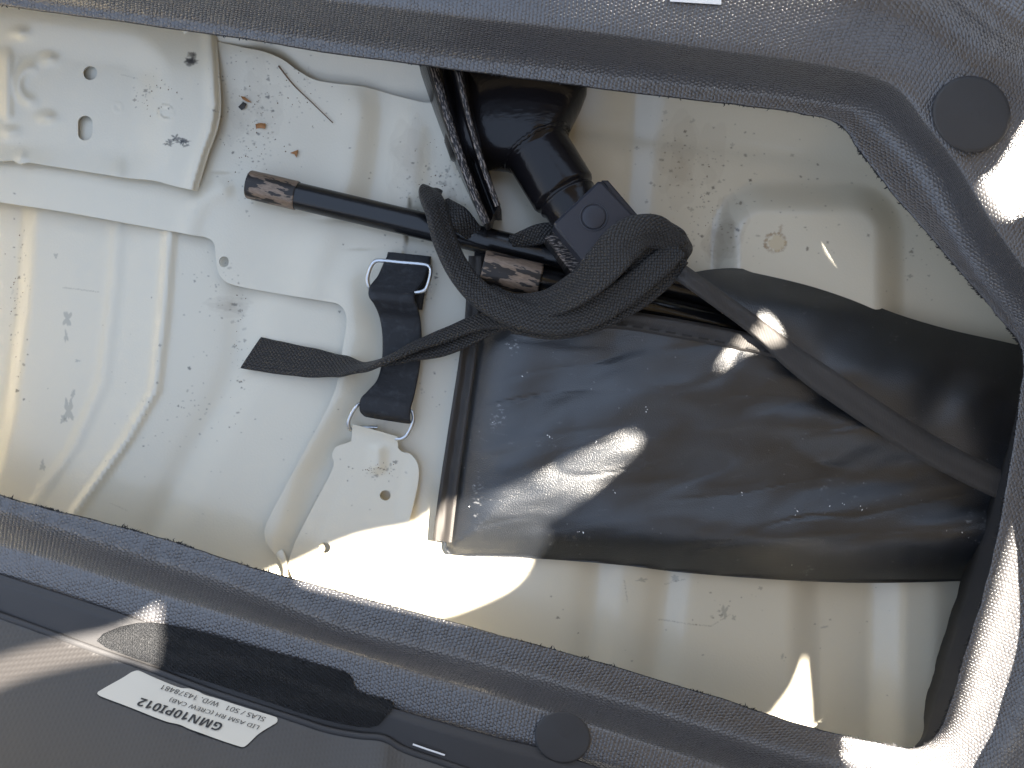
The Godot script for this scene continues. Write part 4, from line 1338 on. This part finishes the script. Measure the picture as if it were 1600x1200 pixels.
func build_debris() -> void:
	flake("orange dry leaf flake beside the tall seam of the raised panel", 384, 155, side_h(384, 155), [-8, -5, -2, -4, 3, 0, 9, 5, 2, 4, -5, 0], M.leaf)
	flake("dark flake just below the uppermost orange leaf flake", 378, 166, side_h(378, 166), [-6, 1, 2, -7, 7, -4, 4, 3, -1, 6], M.dark_leaf)
	flake("small square orange leaf flake above the worn rod end", 407, 197, side_h(407, 197), [-8, -3, 0, -5, 8, -4, 7, 4, -2, 3, -7, 4], M.leaf)
	flake("pointed orange leaf flake, nearest above the long black rod", 460, 240, side_h(460, 240), [-7, -1, 0, -4, 6, -6, 3, 6, 0, 1], M.leaf)
	var tw := sweep(curve3([at(435, 103, side_h(435, 103) + 0.001), at(458, 132, side_h(458, 132) + 0.0016), at(487, 160, side_h(487, 160) + 0.0014), at(520, 192, side_h(520, 192) + 0.001)], 5), func(t, a): return Vector2(cos(a), sin(a)) * (0.00055 - 0.0002 * t), 6)
	tag(put("pine_needle", tw.mesh(), M.twig), "long thin brown needle lying slantwise above the black rod", "needle")
	# crumbs too many to count
	var r := RandomNumberGenerator.new()
	r.seed = 90
	var mb := MB.new()
	for c in [[400, 190, 40, 80, 60, 0], [245, 150, 25, 22, 22, 1], [1090, 330, 60, 60, 26, 2], [370, 520, 12, 90, 22, 2], [20, 470, 10, 100, 18, 2], [590, 733, 36, 8, 22, 3], [470, 150, 70, 40, 22, 0], [680, 270, 30, 60, 22, 0]]:
		for k in c[4]:
			var x: float = c[0] + r.randfn() * c[2] * 0.6
			var y: float = c[1] + r.randfn() * c[3] * 0.6
			var h: float = [side_h(x, y), mount_h(x, y), floor_h(x, y), bracket_h(x, y)][c[5]]
			var p := at(x, y, h)
			var a := Vector3(r.randf_range(0.00025, 0.0008), 0, 0).rotated(Vector3.UP, r.randf() * TAU)
			var b := Vector3(-a.z, 0, a.x) * r.randf_range(0.3, 0.9)
			var t := p + Vector3(0, r.randf_range(0.0003, 0.0006), 0)
			var q := [p + a, p + b, p - a, p - b]
			for i in 4:
				var u: Vector3 = q[i]
				var w: Vector3 = q[(i + 1) % 4]
				mb.flat([u, w, t], ((u + w) * 0.5 - p + Vector3(0, 0.0004, 0)).normalized())
	tag(put("dirt_crumbs", mb.mesh(), M.twig), "", "", "", "stuff")
	# lint on the bag
	var lint := MB.new()
	for q in [[772, 658], [798, 540], [960, 770], [812, 590], [1010, 640], [1300, 790], [1320, 786], [1350, 792], [1160, 772], [930, 690], [860, 680], [1245, 800], [905, 830], [1480, 830], [1512, 832], [1240, 882], [740, 760], [736, 790]]:
		for k in r.randi_range(1, 3):
			var x: float = q[0] + r.randfn() * 3.0
			var y: float = q[1] + r.randfn() * 3.0
			var p := at(x, y, front_h(x, y) + 0.0004)
			var a := Vector3(r.randf_range(0.0003, 0.0010), 0, 0).rotated(Vector3.UP, r.randf() * TAU)
			var b := Vector3(-a.z, 0, a.x) * 0.5
			lint.flat([p + a, p + b, p - a, p - b], Vector3.UP)
	tag(put("lint_specks", lint.mesh(), M.lint), "", "", "", "stuff")

# ---------------------------------------------------------------- unseen panels that shape the light
func build_unseen_blockers() -> void:
	# unseen panel out of view above, cut so the sun patches get their outlines
	var sun_cutouts := []
	for g in [
			[-0.108, [396, 908, 446, 884, 500, 858, 560, 838, 640, 822, 700, 800, 745, 786, 790, 800, 830, 845, 820, 895, 770, 932, 660, 968, 560, 950, 470, 930]],
			[-0.080, [670, 822, 720, 798, 780, 770, 860, 728, 940, 688, 976, 678, 986, 700, 944, 746, 880, 800, 810, 856, 750, 890, 690, 900]],
			[-0.093, [680, 800, 740, 778, 800, 754, 872, 732, 862, 800, 794, 850, 750, 888, 690, 900]],
			[-0.066, [1108, 585, 1135, 545, 1160, 515, 1176, 486, 1190, 488, 1217, 528, 1202, 542, 1170, 548, 1140, 568]],
			[0.0, [1512, 298, 1546, 268, 1600, 183, 1680, 130, 1780, 100, 1800, 170, 1700, 215, 1640, 262, 1608, 306, 1584, 334, 1548, 346]],
			[-0.043, [1458, 358, 1468, 334, 1488, 316, 1520, 336, 1508, 376, 1486, 392]],
			[-0.046, [1308, 1156, 1394, 1171, 1436, 1172, 1472, 1146, 1493, 1090, 1512, 1022, 1537, 942, 1552, 890, 1590, 790, 1700, 660, 1850, 900, 1800, 1400, 1400, 1400, 1314, 1290]],
			[-0.120, [1170, 1128, 1208, 1074, 1241, 1016, 1246, 1016, 1254, 1070, 1258, 1112, 1256, 1160, 1190, 1150]],
			[0.008, [-80, 1052, 0, 1022, 100, 1000, 175, 984, 215, 962, 247, 942, 253, 950, 253, 1000, 238, 1050, 180, 1034, 100, 1042, 0, 1062, -80, 1092]]]:
		var poly := PackedVector2Array()
		var pts := pv(g[1])
		for p in pts:
			var w := at(p.x, p.y, g[0])
			w += SUN * ((ROOF - w.y) / SUN.y)
			poly.append(Vector2(w.x, w.z) * 1000.0)
		var ring := curve(poly, 3, true)
		# cutouts that overlap are one cutout
		var kept := []
		for other: PackedVector2Array in sun_cutouts:
			var both := Geometry2D.merge_polygons(ring, other)
			var whole := []
			for q in both:
				if not Geometry2D.is_polygon_clockwise(q): whole.append(q)
			if whole.size() == 1: ring = whole[0]
			else: kept.append(other)
		kept.append(ring)
		sun_cutouts = kept
	var o := pv([48, -560, 430, -560, 440, -372, 1040, -372, 1040, 1000, 48, 1000])
	tag(put("roof", sheet(o, func(x, y): return Vector3(x * 0.001, ROOF, y * 0.001), 14.0, sun_cutouts, 0.012).mesh(), M.unseen_tan), "", "", "", "structure")
	# unseen wall out of view at right, placed for warm bounce and shade
	var side := BoxMesh.new()
	side.size = Vector3(0.04, 0.84, 1.6)
	var w := put("unseen_wall", side, M.unseen_tan)
	w.position = Vector3(1.065, 0.22, 0.2)
	tag(w, "", "", "", "structure")

# ----------------------------------------------------------------
func _ready() -> void:
	var cam := Camera3D.new()
	cam.name = "camera"
	cam.fov = rad_to_deg(2.0 * atan(600.0 * UNIT / EYE))
	cam.near = 0.02
	cam.far = 100.0
	add_child(cam)
	cam.position = Vector3(0, EYE, 0)
	cam.rotation = Vector3(-PI / 2, 0, 0)
	cam.current = true
	var env := Environment.new()
	env.background_mode = Environment.BG_SKY
	var sky := ProceduralSkyMaterial.new()
	sky.sky_top_color = Color(0.635, 0.71, 0.825)
	sky.sky_horizon_color = Color(0.93, 0.92, 0.90)
	sky.ground_horizon_color = Color(0.97, 0.89, 0.75)
	sky.ground_bottom_color = Color(0.68, 0.61, 0.50)
	sky.ground_energy_multiplier = 1.4
	sky.sky_curve = 0.2
	env.sky = Sky.new()
	env.sky.sky_material = sky
	env.tonemap_mode = Environment.TONE_MAPPER_LINEAR
	env.tonemap_exposure = 10.8
	env.background_energy_multiplier = 0.22
	env.sdfgi_enabled = true
	env.ssao_enabled = true
	env.ssil_enabled = true
	var we := WorldEnvironment.new()
	we.name = "surroundings"
	we.environment = env
	add_child(we)
	var sun := DirectionalLight3D.new()
	sun.name = "sun"
	sun.light_color = Color(1.0, 0.96, 0.90)
	sun.light_energy = 1.6
	sun.light_angular_distance = 0.7
	sun.shadow_enabled = true
	add_child(sun)
	sun.look_at_from_position(Vector3.ZERO, SUN, Vector3.UP)
	make_materials()
	build_floor()
	build_frame()
	build_lid()
	build_unseen_blockers()
	build_bag()
	build_rods()
	build_jack()
	build_straps()
	build_rubber()
	build_debris()
